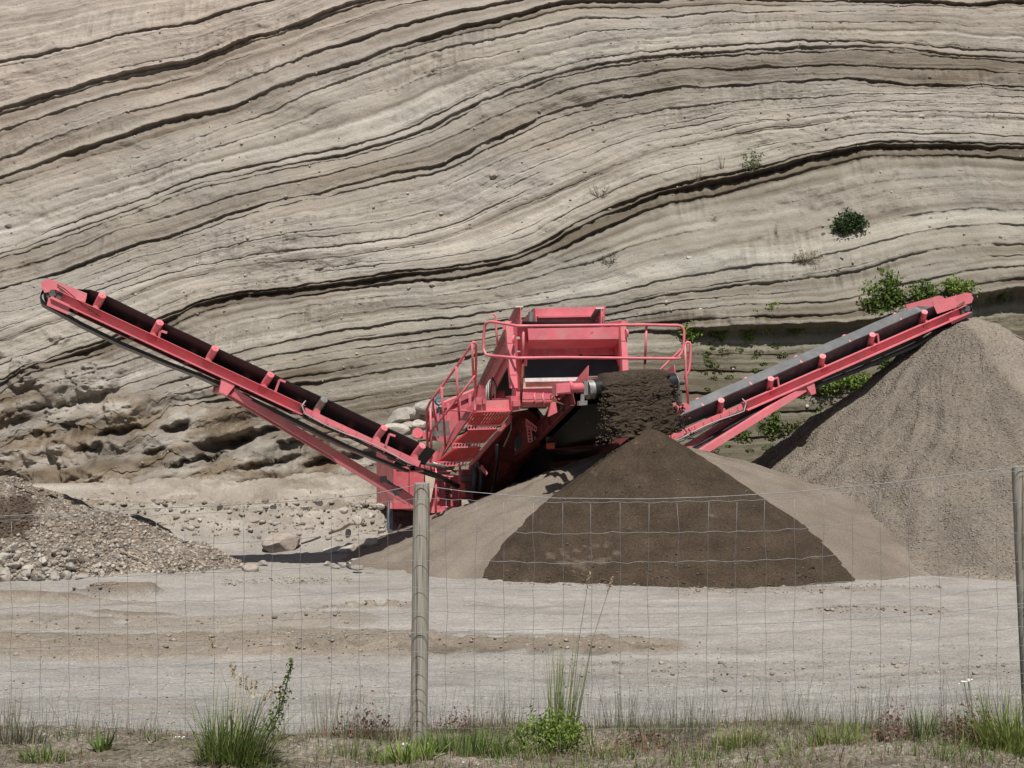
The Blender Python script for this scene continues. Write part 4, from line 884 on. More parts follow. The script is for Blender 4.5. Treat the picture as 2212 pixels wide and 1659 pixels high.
# rear loading hopper
hp = [P(918, 892, 28.2), P(1035, 842, 29.6), P(1045, 880, 29.8), P(960, 955, 28.6), P(925, 950, 28.2)]
m = MB(); m.prism(hp, AX * .05 + RT * .05); m.beam(hp[0], hp[1], .10, .12); ho = part(m, 'loading_hopper', 'red')
m = MB()
for t in (.2, .4, .6, .8):
    p = hp[0].lerp(hp[1], t); m.beam(p + FN * .06, p + FN * .06 - UP * .5, .06, .08, FN)
part(m, 'hopper_rib', 'red', ho)
m = MB(); m.prism([P(1052, 846, 28), P(1090, 843, 27.6), P(1090, 868, 27.6), P(1052, 868, 28)], AX * .05); m.prism([P(1036, 830, 28.2), P(1056, 838, 27.8), P(1056, 860, 27.8), P(1030, 865, 28.2)], AX * .05); part(m, 'hopper_wall', 'red_worn', ho)
m = MB(); m.obox(P(950, 925, 27.2), RT * .14, FN * .2, UP * .15); part(m, 'engine_cover', 'steel', ho)
m = MB(); m.cyl(P(902, 935, 26.5), P(902, 935, 26.4), .10, 16); m.obox(P(912, 940, 26.6), RT * .16, FN * .05, UP * .06); part(m, 'pivot_lug', 'red', ho)
for k in range(3):
    m = MB(); m.tube([P(1050 + k * 5, 865, 24.6), P(1051 + k * 4, 835 - k * 4, 24.7), P(1058 + k * 3, 822 - k * 3, 24.8), P(1067 + k * 2, 830, 24.9), P(1070 + k, 862, 24.9)], .018, 6); part(m, 'hydraulic_hose', 'hose_grey' if k < 2 else 'hose', None, True)

# ---- soil carried over the drum and falling onto the cone
def soil_stream():
    nu, nv = 90, 150; U, V = np.meshgrid(np.linspace(0, 1, nu), np.linspace(0, 1, nv))
    up = np.array([0, 0, 1.0]); fwd = np.array(FN); axv = np.array(dax)
    c = np.array(d0 + dax * .20)[None, None] + U[..., None] * (axv * ((d1 - d0).length - .36))[None, None]
    th_ = .035 + .055 * np.sin(np.pi * np.clip(U, .0, 1)) ** .45
    ang = np.clip(V / .30, 0, 1) * R(112) - R(22); fall = np.clip((V - .30) / .70, 0, 1)
    lump = N1.ridge(U * 7, V * 12, 4, .55) * .5 + .5; crack = N2.ridge(U * 1.6 + .6 * N3(U * 3, V * 9), V * 15 + 1.2 * N4(U * 6, V * 5), 1)
    sidew = sstep(.75, 1.0, 1 - U) * .8 + sstep(.45, .9, V) * .5
    rr = .165 + th_ + .010 * N3.fbm(U * 9, V * 15, 4) + (.003 + .014 * sidew) * lump - .022 * sstep(.80, 1.0, crack) * sstep(.02, .1, V)
    edge = np.minimum(U, 1 - U)
    rr = rr - .05 * sstep(.05, 0, edge)
    pts = c + rr[..., None] * (np.sin(ang)[..., None] * fwd + np.cos(ang)[..., None] * up)
    drop = 0.80 * fall; spread = .05 * fall
    pts = pts - up * drop[..., None] + fwd * (.13 * np.sqrt(fall) + .05 * fall * N4.fbm(U * 6, V * 9, 4, .45))[..., None]
    pts = pts + axv * ((U - .5) * spread * .2 + .12 * fall + .09 * sstep(.2, 0, edge) * N1.fbm(U * 4, V * 14, 4) * np.clip(V * 3, 0, 1))[..., None]
    col = lerpc((.034, .024, .017), (.068, .051, .036), .5 + .4 * N2.fbm(U * 10, V * 22, 4))
    bk = pts - fwd * .06
    allp = np.concatenate([pts, pts[::-1] - fwd * (.07 * np.minimum(1, edge * 25) + .005)[..., None]], 0); cc = np.concatenate([col, col[::-1]], 0)
    o = grid_mesh('falling_soil', allp[..., 0], allp[..., 1], allp[..., 2], cc, 'damp_soil'); tag(o, 'crumbly dark soil hanging over the drum and falling onto the cone', 'soil', None)
soil_stream()

# ================================================================== STONES
import bmesh
def raw(name, V, T, mat, col=None, smooth=False):
    V = np.asarray(V, np.float32); T = np.asarray(T, np.int32); me = bpy.data.meshes.new(name)
    me.vertices.add(len(V)); me.vertices.foreach_set('co', V.reshape(-1)); k = T.shape[1]
    me.loops.add(T.size); me.loops.foreach_set('vertex_index', T.reshape(-1)); me.polygons.add(len(T)); me.polygons.foreach_set('loop_start', (np.arange(len(T)) * k).astype(np.int32))
    me.update(calc_edges=True)
    if col is not None:
        a = me.color_attributes.new('earth', 'FLOAT_COLOR', 'POINT'); c = np.ones((len(V), 4), np.float32); c[:, :3] = col; a.data.foreach_set('color', c.reshape(-1))
    me.materials.append(MATS[mat]);
    if smooth: me.shade_smooth()
    o = bpy.data.objects.new(name, me); COL.objects.link(o); return o
def ico(sub):
    b = bmesh.new(); bmesh.ops.create_icosphere(b, subdivisions=sub, radius=1.0); b.verts.ensure_lookup_table()
    V = np.array([v.co[:] for v in b.verts]); T = np.array([[v.index for v in f.verts] for f in b.faces]); b.free(); return V, T
ICO1, ICO2, ICO3 = ico(1), ico(2), ico(3)
def facet(V, r, n=9, lo=.55, hi=.92):
    V = V.copy()
    for k in range(n):
        d = r.normal(0, 1, 3); d /= np.linalg.norm(d); h = r.uniform(lo, hi); q = V @ d; V -= np.outer(np.maximum(q - h, 0), d)
    return V
rs = np.random.default_rng(21)
ROCKS = {}
for mt in ('stone_grey', 'stone_pale', 'stone_pink', 'stone_dark'):
    for k in range(5):
        V = facet(ICO3[0], rs, 11); V = V * (1 + .05 * N1.fbm(V[:, 0] * 2 + k * 3, V[:, 1] * 2 + V[:, 2] * 2, 3))[:, None]
        me = bpy.data.meshes.new('stone'); me.from_pydata(V.tolist(), [], ICO3[1].tolist()); me.materials.append(MATS[mt]); me.shade_smooth(); me.set_sharp_from_angle(angle=R(28)); ROCKS[mt, k] = me
def rock(name, p, size, mt, label, cat, group=None, rot=None, k=None):
    o = bpy.data.objects.new(name, ROCKS[mt, rs.integers(5) if k is None else k]); COL.objects.link(o)
    o.location = p; o.scale = size; o.rotation_euler = rot or (rs.uniform(-.4, .4), rs.uniform(-.4, .4), rs.uniform(0, 6.28)); return tag(o, label, cat, group)
def floor_pt(px, py):
    D = 22.0
    for _ in range(30): D = (H - float(floor_h(0, D))) * F / (py - HY)
    return P(px, py, D)
mpp = lambda p: p.y / F
def gstone(px, py, w_, h_, mt, label, name='boulder', cat='boulder', group=None, rot=(0, 0, .2), k=0, dep=.8):
    p = floor_pt(px, py); q = mpp(p); sx, sz = w_ * q / 2, h_ * q / 2
    return rock(name, p + Vector((0, sx * .5, sz * .72)), (sx * 1.12, sx * dep, sz * 1.2), mt, label, cat, group, rot, k)
gstone(609, 1192, 84, 40, 'stone_pink', 'large rounded pinkish boulder lying on the pit floor left of the machine', k=1)
gstone(748, 1197, 40, 24, 'stone_pale', 'flat pale rock tilted on its edge left of the wooden post', 'rock', 'rock', None, (0, -.45, .1), 2)
gstone(806, 1184, 56, 20, 'stone_pale', 'long pale slab of rock nearest the beige sand heap', 'rock', 'rock', None, (0, .2, .1), 3)
gstone(720, 1196, 62, 16, 'stone_pale', 'low pale rock half sunk in sand beside the tilted rock', 'rock', 'rock', None, (0, -.1, .1), 4)
gstone(790, 1198, 26, 20, 'stone_grey', 'small blocky grey rock under the long pale slab', 'rock', 'rock', None, (.2, .3, .4), 0)
gstone(748, 1228, 24, 16, 'stone_pale', 'small round pale stone at the edge of the conveyor shadow', 'stone', 'stone', None, (0, 0, .3), 1)
gstone(724, 1233, 22, 12, 'stone_grey', 'small grey stone left of the round pale stone', 'stone', 'stone', None, (0, 0, .7), 2)
gstone(769, 1217, 24, 12, 'stone_grey', 'small grey stone on the right end of the conveyor shadow', 'stone', 'stone', None, (0, 0, .2), 4)
gstone(540, 1236, 40, 18, 'stone_pink', 'brownish flat stone on the left end of the conveyor shadow', 'stone', 'stone', None, (0, 0, .1), 3)
gstone(567, 1224, 22, 14, 'stone_grey', 'grey stone just right of the brownish flat stone', 'stone', 'stone', None, (0, 0, .5), 1)
gstone(706, 1222, 16, 10, 'stone_grey', 'little grey stone beside two shadow dots', 'stone', 'stone', None, (0, 0, .5), 0)
gstone(548, 1128, 22, 14, 'stone_pink', 'brown lump of stone above the tyre print', 'stone', 'stone', None, (0, 0, .5), 0)
gstone(752, 1160, 14, 18, 'stone_grey', 'small upright grey stone behind the pale slabs', 'stone', 'stone', None, (0, 0, .5), 2)
CLN = ('leftmost', 'second from the left', 'third from the left', 'fourth from the left', 'fifth from the left', 'middle one', 'fifth from the right', 'fourth from the right', 'third from the right', 'second from the right', 'rightmost')
for i, (px, py, w_) in enumerate(sorted(((770, 1132, 30), (742, 1108, 22), (800, 1120, 26), (690, 1092, 20), (660, 1102, 18), (590, 1100, 16), (430, 1128, 16), (395, 1108, 18), (475, 1098, 14), (340, 1104, 16), (820, 1100, 22)))):
    gstone(px, py, w_, w_ * .62, 'stone_pale', 'pale earth clod at the foot of the slumped bank, ' + CLN[i], 'earth_clod', 'clod', 'clods at the foot of the bank', (0, 0, i), i % 5)
# rocks heaped behind the machine's tail
for i, (px, py, w_, h_) in enumerate(((868, 905, 70, 40), (905, 890, 50, 36), (885, 925, 44, 24), (850, 928, 36, 24), (930, 880, 44, 30), (912, 918, 30, 20))):
    p = P(px, py, 28.3 - .12 * i); q = mpp(p); rock('rock', p, (w_ * q * .55, .35, h_ * q * .6), ('stone_grey', 'stone_pale')[i % 2], ('largest grey rock piled behind the left conveyor tail', 'pale rock above the largest one behind the conveyor tail', 'low grey rock under the largest one behind the tail', 'pale rock nearest the left belt behind the machine', 'topmost grey rock behind the stair handrail', 'small pale rock beside the stairs behind the machine')[i], 'rock', 'rocks piled behind the machine', (0, -.35, i * .5), i % 5)
# branch lying on the floor
def stick(name, pts, r, label, cat='branch', group=None):
    m = MB(); n = len(pts); m.tube(pts, [r * (1 - .5 * i / n) for i in range(n)], 7); o = m.build(name, 'drift_wood', None, True); return tag(o, label, cat, group)
def fp(px, py, up=.03): return floor_pt(px, py) + UP * up
stick('dead_branch', [fp(784, 1138, .06), fp(770, 1137, .05), fp(757, 1139, .06), fp(740, 1146), fp(722, 1152), fp(712, 1156)], .035, 'bleached dead branch lying on sand behind the rocks')
stick('dead_twig', [fp(692, 1164), fp(672, 1172), fp(652, 1178)], .02, 'thin dead twig right of the pinkish boulder')
stick('dead_stick', [P(866, 1132, 23.4), P(862, 1140, 23.4), P(859, 1150, 23.4)], .02, 'pale stick standing in the shade under the machine')
hq = [heap_pt('rubble_heap', x, y) for x, y in ((258, 1188), (290, 1200), (318, 1212))]
stick('dead_stick', [p + Vector((0, -.05, .05)) for p in hq], .018, 'grey stick lying across the rubble heap')

def scatter(name, pts, sizes, cols, mat, base=ICO1, flat=.7, seed=3, parent=None):
    r = np.random.default_rng(seed); n = len(pts); Vb, Tb = base; nv = len(Vb)
    jit = 1 + r.normal(0, .16, (n, nv, 1)); sc = sizes[:, None, None] * np.stack([r.uniform(.75, 1.3, n), r.uniform(.75, 1.3, n), r.uniform(.5, .9, n) * flat * 1.3], -1)[:, None, :]
    V = Vb[None] * jit * sc; a = r.uniform(0, 6.28, n); c, s_ = np.cos(a)[:, None], np.sin(a)[:, None]
    x = V[..., 0] * c - V[..., 1] * s_; y = V[..., 0] * s_ + V[..., 1] * c; V = np.stack([x, y, V[..., 2]], -1) + np.asarray(pts)[:, None, :]
    T = (Tb[None] + (np.arange(n) * nv)[:, None, None]).reshape(-1, 3)
    C = np.repeat(np.asarray(cols)[:, None, :], nv, 1).reshape(-1, 3)
    o = raw(name, V.reshape(-1, 3), T, mat, C); o['kind'] = 'stuff'
    if parent: o.parent = parent
    return o
earth_mat('pebbles', 60, 0.004, 0.25)
def heap_samples(name, n, seed, w=None, ymax=None):
    r = np.random.default_rng(seed); X, Y, Z = HEAPS[name]; nr, na = X.shape
    ii = r.uniform(0, 1, n) ** .55 * (nr * .89); jj = r.uniform(0, na - 1.001, n); i0 = ii.astype(int); j0 = jj.astype(int); fi = (ii - i0); fj = jj - j0; i1 = np.minimum(i0 + 1, nr - 1)
    bl = lambda A: (A[i0, j0] * (1 - fi) + A[i1, j0] * fi) * (1 - fj) + (A[i0, j0 + 1] * (1 - fi) + A[i1, j0 + 1] * fi) * fj
    return np.stack([bl(X), bl(Y), bl(Z)], -1)
p = heap_samples('coarse_gravel_heap', 46000, 3); p = p[(p[:, 1] < 27.3) & (p[:, 0] / p[:, 1] < .39) & (p[:, 2] > .02)]
fz = N2.fbm(p[:, 0] / 1.3 + 5, p[:, 2] / 2.6 + 1, 3) + .8 * np.exp(-((p[:, 0] - 9.3 + .25 * (p[:, 2] - 2)) / .6) ** 2) - .25
p = p[(fz < .35) | (rs.random(len(p)) < .12)][:17000]; u = rs.random(len(p))
scatter('gravel', p, rs.uniform(.009, .020, len(p)), lerpc((.15, .125, .10), (.30, .26, .215), u), 'pebbles', (ICO1[0][:], ICO1[1]), .8, 5)
tag(bpy.data.objects['gravel'], 'loose grey gravel covering the tall heap under the right conveyor', 'gravel', None, 'stuff')
p = heap_samples('rubble_heap', 20000, 8); p = p[(p[:, 1] < 22.6) & (p[:, 0] / p[:, 1] > -.40) & (p[:, 2] > -.02)]; PXs = CX + p[:, 0] / p[:, 1] * F
dn = .35 + .65 * sstep(1.2, .3, p[:, 2]); p = p[rs.random(len(p)) < dn][:5600]; PXs = CX + p[:, 0] / p[:, 1] * F
big = sstep(330, 40, PXs) * sstep(1.0, .1, p[:, 2]); u = rs.random(len(p)); sz = .014 + .022 * rs.random(len(p)) ** 2 + .03 * big * rs.random(len(p)) ** 3
wet = np.exp(-((p[:, 0] + 7.75) / .6) ** 2 - ((p[:, 2] - .85) / .36) ** 2) > .5
cc = lerpc((.19, .155, .125), (.43, .385, .33), u); cc[wet] *= np.array([.35, .28, .25])
scatter('rubble', p, sz, cc, 'pebbles', ICO1, .85, 6); tag(bpy.data.objects['rubble'], 'small broken stones strewn over the rubble heap', 'rubble', None, 'stuff')
# the larger stones of the rubble heap, one by one
SL = 'rough stone among many on the lower slope of the rubble heap'; SG = 'stones on the foot of the rubble heap'
for i in range(110):
    for _ in range(40):
        px = rs.uniform(-20, 470) if i > 45 else rs.uniform(-20, 270); py = 1250 - rs.random() ** 1.6 * 90 * (1 - max(px, 0) / 700); 
        if py < 1252 and (px < 300 or py > 1215): break
    p_ = heap_pt('rubble_heap', px, py); s_ = rs.uniform(.028, .05) + .05 * rs.random() ** 3 * (px < 200)
    rock('stone', p_ + Vector((0, -.01, s_ * .25)), (s_ * rs.uniform(.9, 1.35), s_ * rs.uniform(.8, 1.1), s_ * rs.uniform(.6, .9)), ['stone_grey', 'stone_pale', 'stone_pink', 'stone_grey', 'stone_dark', 'stone_grey'][rs.integers(6)], SL, 'stone', SG)
for px, py, w_, mt, lb in ((28, 1178, 28, 'stone_pale', 'biggest pale stone on the left edge of the rubble heap'), (8, 1200, 26, 'stone_pale', 'round pale stone cut by the left edge of the picture'), (118, 1243, 26, 'stone_grey', 'angular blue-grey stone at the foot of the rubble heap'), (146, 1246, 30, 'stone_grey', 'broad grey stone right of the angular blue-grey one'), (12, 1243, 30, 'stone_pink', 'brown stone at the left foot of the rubble heap'), (92, 1208, 22, 'stone_pale', 'pale stone amid dry stalks on the rubble heap'), (32, 1205, 18, 'stone_dark', 'small dark stone beside the big pale ones')):
    p_ = heap_pt('rubble_heap', px, py); q = mpp(p_) * w_ / 2; rock('stone', p_ + Vector((0, -.02, q * .3)), (q * 1.1, q * .9, q * .85), mt, lb, 'stone')
# crumbs breaking away from the falling soil, and crumbs rolled to the foot of the dark cone
r = np.random.default_rng(61); n = 520; t = r.random(n); v = r.random(n); sd_ = np.where(r.random(n) < .62, -.02 - .10 * np.abs(r.normal(0, 1, n)) * (.3 + v), 1.0 + .06 * np.abs(r.normal(0, 1, n)) * (.3 + v)); inn = r.random(n) < .35; sd_ = np.where(inn, r.random(n), sd_)
q0 = np.array(d0 + dax * .22); al = np.array(dax) * ((d1 - d0).length - .36); cz = q0[None] + sd_[:, None] * al[None] + np.array(FN)[None] * (.22 + .10 * r.random(n) + .12 * v)[:, None] - np.array([0, 0, 1.0])[None] * (.05 + .82 * v)[:, None] + np.array(dax)[None] * (.12 * v)[:, None]
scatter('falling_crumbs', cz, .006 + .022 * r.random(n) ** 2.5, lerpc((.045, .032, .022), (.10, .076, .054), r.random(n)), 'pebbles', ICO1, 1.0, 27); tag(bpy.data.objects['falling_crumbs'], 'loose soil crumbs dropping beside the falling soil', 'crumbs', None, 'stuff')
pb = heap_samples('brown_soil_heap', 6000, 71); pb = pb[(pb[:, 1] < 22.4)]; keep = r.random(len(pb)) < (.10 + .9 * sstep(.5, .05, pb[:, 2])); pb = pb[keep][:1500]
scatter('soil_crumbs', pb, .006 + .024 * r.random(len(pb)) ** 4, lerpc((.045, .032, .022), (.13, .10, .074), r.random(len(pb))), 'pebbles', ICO1, .8, 28); tag(bpy.data.objects['soil_crumbs'], 'small crumbs lying on the dark soil cone', 'crumbs', None, 'stuff')
# clods churned up along the road
r = np.random.default_rng(51); PTS = []; SZ = []
for px0, px1, D0, wd, n in ((-40, 960, 15.7, .7, 300), (560, 1470, 15.3, .4, 260), (-40, 800, 17.0, .4, 150), (100, 840, 26.6, .9, 900), (300, 840, 25.3, .5, 260), (660, 900, 18.05, .14, 140), (1450, 1900, 19.6, .3, 160), (1750, 2050, 17.6, .25, 160), (1200, 2230, 14.0, .5, 260), (150, 260, 19.2, .3, 90), (480, 760, 20.6, .25, 260), (1060, 2040, 20.1, .15, 420)):
    y = D0 + r.normal(0, wd * .6, n); x = ((px0 + (px1 - px0) * r.random(n)) - CX) / F * y; PTS.append(np.stack([x, y, floor_z(x, y) + .004], -1)); SZ.append((.007 + .026 * r.random(n) ** 4) * (1 if D0 < 22 else 2.2))
PTS = np.concatenate(PTS); SZ = np.concatenate(SZ); n = len(PTS)
scatter('soil_clods', PTS, SZ, lerpc((.17, .138, .102), (.37, .33, .275), r.random(n)), 'pebbles', ICO1, .7, 19); tag(bpy.data.objects['soil_clods'], 'crumbs of earth churned up by wheels on the haul road', 'clods', None, 'stuff')
# gravel and pebbles on road and verge
r = np.random.default_rng(31); n = 3600; y = 10.4 + 5.5 * r.random(n) ** 1.7; x = r.uniform(-.40, .40, n) * y
scatter('road_grit', np.stack([x, y, floor_z(x, y) + .002], -1), r.uniform(.005, .012, n), lerpc((.20, .185, .165), (.46, .43, .39), r.random(n)), 'pebbles', ICO1, .7, 9)
tag(bpy.data.objects['road_grit'], 'loose grit along the near side of the haul road', 'grit', None, 'stuff')
n = 2600; y = r.uniform(5.9, 7.5, n); x = r.uniform(-.40, .40, n) * y
scatter('verge_pebbles', np.stack([x, y, verge_h(x, y) + .002], -1), .004 + .012 * r.random(n) ** 3, lerpc((.17, .14, .11), (.45, .41, .35), r.random(n)), 'pebbles', ICO1, .75, 12)
tag(bpy.data.objects['verge_pebbles'], 'small pebbles lying on the bare soil of the verge', 'pebbles', None, 'stuff')
# stones sticking out of the cliff
idx = np.where((CL_PX > -20) & (CL_PX < 2232) & (CL_PY > -20) & (CL_PY < 1010))[0]; k = rs.choice(idx, 900, replace=False)
k = k[N3.fbm(CL_PX[k] / 300, CL_PY[k] / 120, 2) > -.25][:620]; n = len(k)
scatter('cliff_pebbles', CL_POS[k] + np.array([0, -.008, 0]), .012 + .030 * rs.random(n) ** 3, lerpc((.20, .17, .14), (.47, .43, .375), rs.random(n) ** .7), 'pebbles', ICO2, 1.0, 15)
tag(bpy.data.objects['cliff_pebbles'], 'small pebbles bedded in the layered sand face', 'pebbles', None, 'stuff')
for px, py, w_, mt, lb in ((1070, 378, 30, 'stone_pink', 'pinkish stone lodged in the pale bed above the machine'), (1883, 622, 12, 'stone_pale', 'pale stone on the cliff left of the tall green bush'), (1490, 556, 20, 'stone_pale', 'pale stone in the cliff above the machine handrail'), (2007, 469, 18, 'stone_pale', 'grey-white stone right of the dark round shrub'), (2074, 368, 14, 'stone_grey', 'grey stone in the brown bed at upper right'), (1902, 371, 13, 'stone_grey', 'grey stone left of another in the brown bed at upper right'), (1940, 430, 13, 'stone_pale', 'square pale stone above the dark round shrub'), (1217, 523, 9, 'stone_pale', 'tiny pale stone below the thick brown band'), (1604, 72, 12, 'stone_grey', 'grey stone near the top of the cliff'), (2300 / 1.157, 250, 18, 'stone_pale', 'pale flat stone in the grey bed at right'), (1102, 743, 21, 'stone_pale', 'pale oval stone left of the machine handrail'), (885, 622, 16, 'stone_grey', 'grey knob under the thick dark band'), (932, 617, 22, 'stone_grey', 'broad grey knob under the thick dark band'), (483, 345, 12, 'stone_grey', 'grey stone on a dark bedding line at left'), (19, 489, 24, 'stone_dark', 'dark stone at the left edge of the cliff'), (686, 267, 12, 'stone_pale', 'pale stone in the middle of the upper cliff'), (963, 345, 8, 'stone_pale', 'small pale stone hanging on a dark bedding line'), (1379, 88, 9, 'stone_grey', 'small dark-shadowed stone high on the cliff'), (833, 705, 9, 'stone_pale', 'pale pebble above the left conveyor belt'), (1515, 668, 14, 'stone_pale', 'pale stone in the cliff right of the machine'), (1777, 505, 16, 'stone_dark', 'dark clod left of the dark round shrub')):
    p_ = cliff_at(px, py); q = mpp(p_) * w_ / 2; rock('stone', p_ + Vector((0, .45 * q, 0)), (q * 1.1, q * .8, q * .6), mt, lb, 'stone')

# ================================================================== PLANTS
def blade_arrays(base, length, az, lean, width, curl, seg=3):
    """curved tapering blades: arrays of equal length -> vertices, triangles"""
    n = len(length); t = np.linspace(0, 1, seg + 1)[None, :]
    d = np.stack([np.cos(az), np.sin(az)], -1); side = np.stack([-np.sin(az), np.cos(az)], -1)
    out = np.sin(lean)[:, None] * t + curl[:, None] * t ** 2; up = np.cos(lean)[:, None] * t - .45 * np.abs(curl)[:, None] * t ** 2
    c = np.zeros((n, seg + 1, 3)); c[..., 0] = base[:, None, 0] + length[:, None] * out * d[:, None, 0]; c[..., 1] = base[:, None, 1] + length[:, None] * out * d[:, None, 1]; c[..., 2] = base[:, None, 2] + length[:, None] * up
    wv = width[:, None] * (1 - t ** 1.6) * .5 + width[:, None] * .03; s3 = np.concatenate([side, np.zeros((n, 1))], -1)
    L = c - wv[..., None] * s3[:, None]; Rr = c + wv[..., None] * s3[:, None]
    V = np.stack([L, Rr], 2).reshape(n, -1, 3); nv = V.shape[1]
    T = []
    for k in range(seg): a = 2 * k; T += [[a, a + 1, a + 3], [a, a + 3, a + 2]]
    T = (np.array(T)[None] + (np.arange(n) * nv)[:, None, None]).reshape(-1, 3); return V.reshape(-1, 3), T
def verge_pt(px, py):
    D = 7.0
    for _ in range(25): D = (H - float(verge_h((px - CX) / F * D, D))) * F / (py - HY)
    return P(px, py, D)
rg = np.random.default_rng(77)
def tuft(px, py, n, hmin, hmax, rad, mat, label, name='grass_tuft', cat='grass', lean=.45, width=.006, bias=(0, 0), curl=.35, group=None, spread=None):
    c = verge_pt(px, py); a = rg.uniform(0, 6.28, n); rr = rad * np.sqrt(rg.random(n)); b = np.stack([c.x + rr * np.cos(a), c.y + rr * np.sin(a) * .6, np.zeros(n)], -1); b[:, 2] = verge_h(b[:, 0], b[:, 1]) - .01
    az = a + rg.normal(0, .6, n); ln = rg.uniform(hmin, hmax, n); le = np.abs(rg.normal(0, lean, n)); dx, dy = np.cos(az) * le + bias[0], np.sin(az) * le + bias[1]
    V, T = blade_arrays(b, ln, np.arctan2(dy, dx), np.clip(np.hypot(dx, dy), 0, 1.4), width * rg.uniform(.6, 1.3, n), curl * rg.uniform(0, 1, n) ** 2)
    o = raw(name, V, T, mat); return tag(o, label, cat, group)
def leaves(pts, size, r, flat=0.0, n_=None):
    n = len(pts); a = r.normal(0, 1, (n, 3)); a[:, 2] *= (1 - flat); a /= np.linalg.norm(a, axis=1)[:, None]; b = np.cross(a, r.normal(0, 1, (n, 3))); b /= np.linalg.norm(b, axis=1)[:, None]
    s = (size * r.uniform(.6, 1.3, n))[:, None]; V = np.stack([pts - a * s, pts + b * s * .5, pts + a * s, pts - b * s * .5], 1).reshape(-1, 3)
    T = (np.array([[0, 1, 2], [0, 2, 3]])[None] + (np.arange(n) * 4)[:, None, None]).reshape(-1, 3); return V, T
def bush(base, up_, w_, h_, nst, nlf, lsz, mleaf, label, name='shrub', cat='shrub', mstem='dead', group=None, round_=False, out=Vector((0, -1, .3)), lean=(0, 0)):
    root = empty(name, base); tag(root, label, cat, group); r = rg; tips = []; m = MB()
    for k in range(nst):
        a = r.uniform(-1, 1); b = r.uniform(-.5, .8); hh = h_ * (1 - .35 * abs(a)) * r.uniform(.65, 1.05)
        e = Vector((a * w_ * .5 + lean[0] * hh, -abs(b) * w_ * .3 + lean[1], hh)); mid = e * .5 + Vector((a * w_ * .12, -.03, 0)) * (1 if round_ else .3)
        pts = [Vector((0, 0, 0)) + base, base + mid + Vector((r.normal(0, .02), 0, 0)), base + e]; m.tube(pts, [max(.004, .012 * h_), max(.003, .008 * h_), .003], 4)
        tips.append((pts, hh))
    m.build('stem', mstem, root)['kind'] = 'stuff'
    if nlf:
        P_ = np.zeros((nlf, 3))
        for i in range(nlf):
            pts, hh = tips[r.integers(nst)]; t = r.uniform(.25, 1.08) if not round_ else r.uniform(.5, 1.1); q = pts[0].lerp(pts[1], t * 2) if t < .5 else pts[1].lerp(pts[2], (t - .5) * 2)
            sp = w_ * (.13 if not round_ else .16) * (1.3 - t * .7); P_[i] = np.array(q) + r.normal(0, 1, 3) * sp * np.array([1, .8, .8])
        V, T = leaves(P_ - np.array(ROOTS[root.name]), lsz, r); o = raw('foliage', V, T, mleaf); o.parent = root
    return root
def cbush(px, py, w_, h_, nlf, mleaf, label, nst=8, lsz=.035, **kw):
    nlf = int(nlf * 1.9); lsz = lsz * 1.25; w_ *= 1.15; h_ *= 1.1; nst += 3
    p_ = cliff_at(px, py); q = mpp(p_); return bush(p_ + Vector((0, .05, 0)), UP, w_ * q, h_ * q, nst, nlf, lsz, mleaf, label, **kw)
cbush(1838, 505, 54, 42, 700, 'leaf_dark', 'dark green rounded shrub alone on the pale cliff face', 14, .035, round_=True)
cbush(1912, 705, 80, 108, 800, 'leaf_mid', 'tall light green bush behind the right conveyor head', 12, .042)
cbush(1990, 660, 60, 50, 380, 'leaf_mid', 'light green bush between the tall bush and the conveyor head', 9)
cbush(2074, 640, 60, 44, 300, 'leaf_bright', 'green bush just above the right conveyor head', 9)
cbush(2152, 652, 50, 52, 260, 'leaf_mid', 'sparse green bush right of the conveyor head', 7)
cbush(2200, 640, 30, 34, 120, 'leaf_mid', 'small green plant at the right edge of the cliff', 5)
cbush(1490, 740, 44, 46, 220, 'leaf_bright', 'yellow-green plant beside the end of the handrail', 7)
cbush(1555, 738, 34, 40, 120, 'leaf_mid', 'thin green plant on the ledge right of the handrail', 6)
cbush(1662, 718, 62, 60, 300, 'leaf_bright', 'feathery green plant in the middle of the mossy ledge', 8)
cbush(1622, 745, 30, 44, 110, 'leaf_bright', 'slim green plant left of the feathery one', 5)
cbush(1720, 722, 40, 26, 120, 'leaf_mid', 'low green plant on the ledge above the right belt', 6)
cbush(1806, 712, 30, 26, 90, 'leaf_bright', 'small yellow-green plant at the end of the mossy ledge', 5)
cbush(1812, 850, 84, 44, 520, 'leaf_bright', 'bright green bush seen under the right conveyor', 10, round_=True)
cbush(1860, 838, 40, 34, 160, 'leaf_bright', 'bright green plant next to the gravel heap under the conveyor', 6)
cbush(1926, 806, 32, 42, 160, 'leaf_mid', 'dark green plant against the gravel heap edge', 6)
cbush(1665, 945, 40, 62, 200, 'leaf_mid', 'green plant hanging in the shade behind the strut', 6)
cbush(1782, 918, 44, 34, 150, 'leaf_bright', 'yellow-green plant low beside the gravel heap', 6)
cbush(1722, 935, 60, 22, 170, 'moss', 'low olive plant left of the gravel heap', 7)
cbush(1600, 955, 26, 26, 80, 'leaf_mid', 'small green plant below the right conveyor strut', 5)
cbush(1626, 372, 36, 52, 90, 'leaf_mid', 'thin green plant high on the cliff', 5, .028)
cbush(1296, 432, 48, 46, 0, 'dead', 'grey dead bush with bare upright twigs on the pale bed', 13)
cbush(1508, 396, 34, 40, 0, 'dead', 'bare forked dead plant on the brown band', 6)
cbush(1558, 370, 24, 48, 0, 'dead', 'pair of tall bare stems high on the cliff', 4)
cbush(1322, 575, 34, 30, 50, 'grass_grey', 'small greyish plant above the machine box', 9, .02)
cbush(1740, 572, 56, 34, 140, 'grass_dry', 'dry straw-coloured tuft on the ledge', 14, .02)
cbush(1678, 512, 16, 34, 10, 'grass_dry', 'thin dry stalk on the pale cliff', 4, .015)
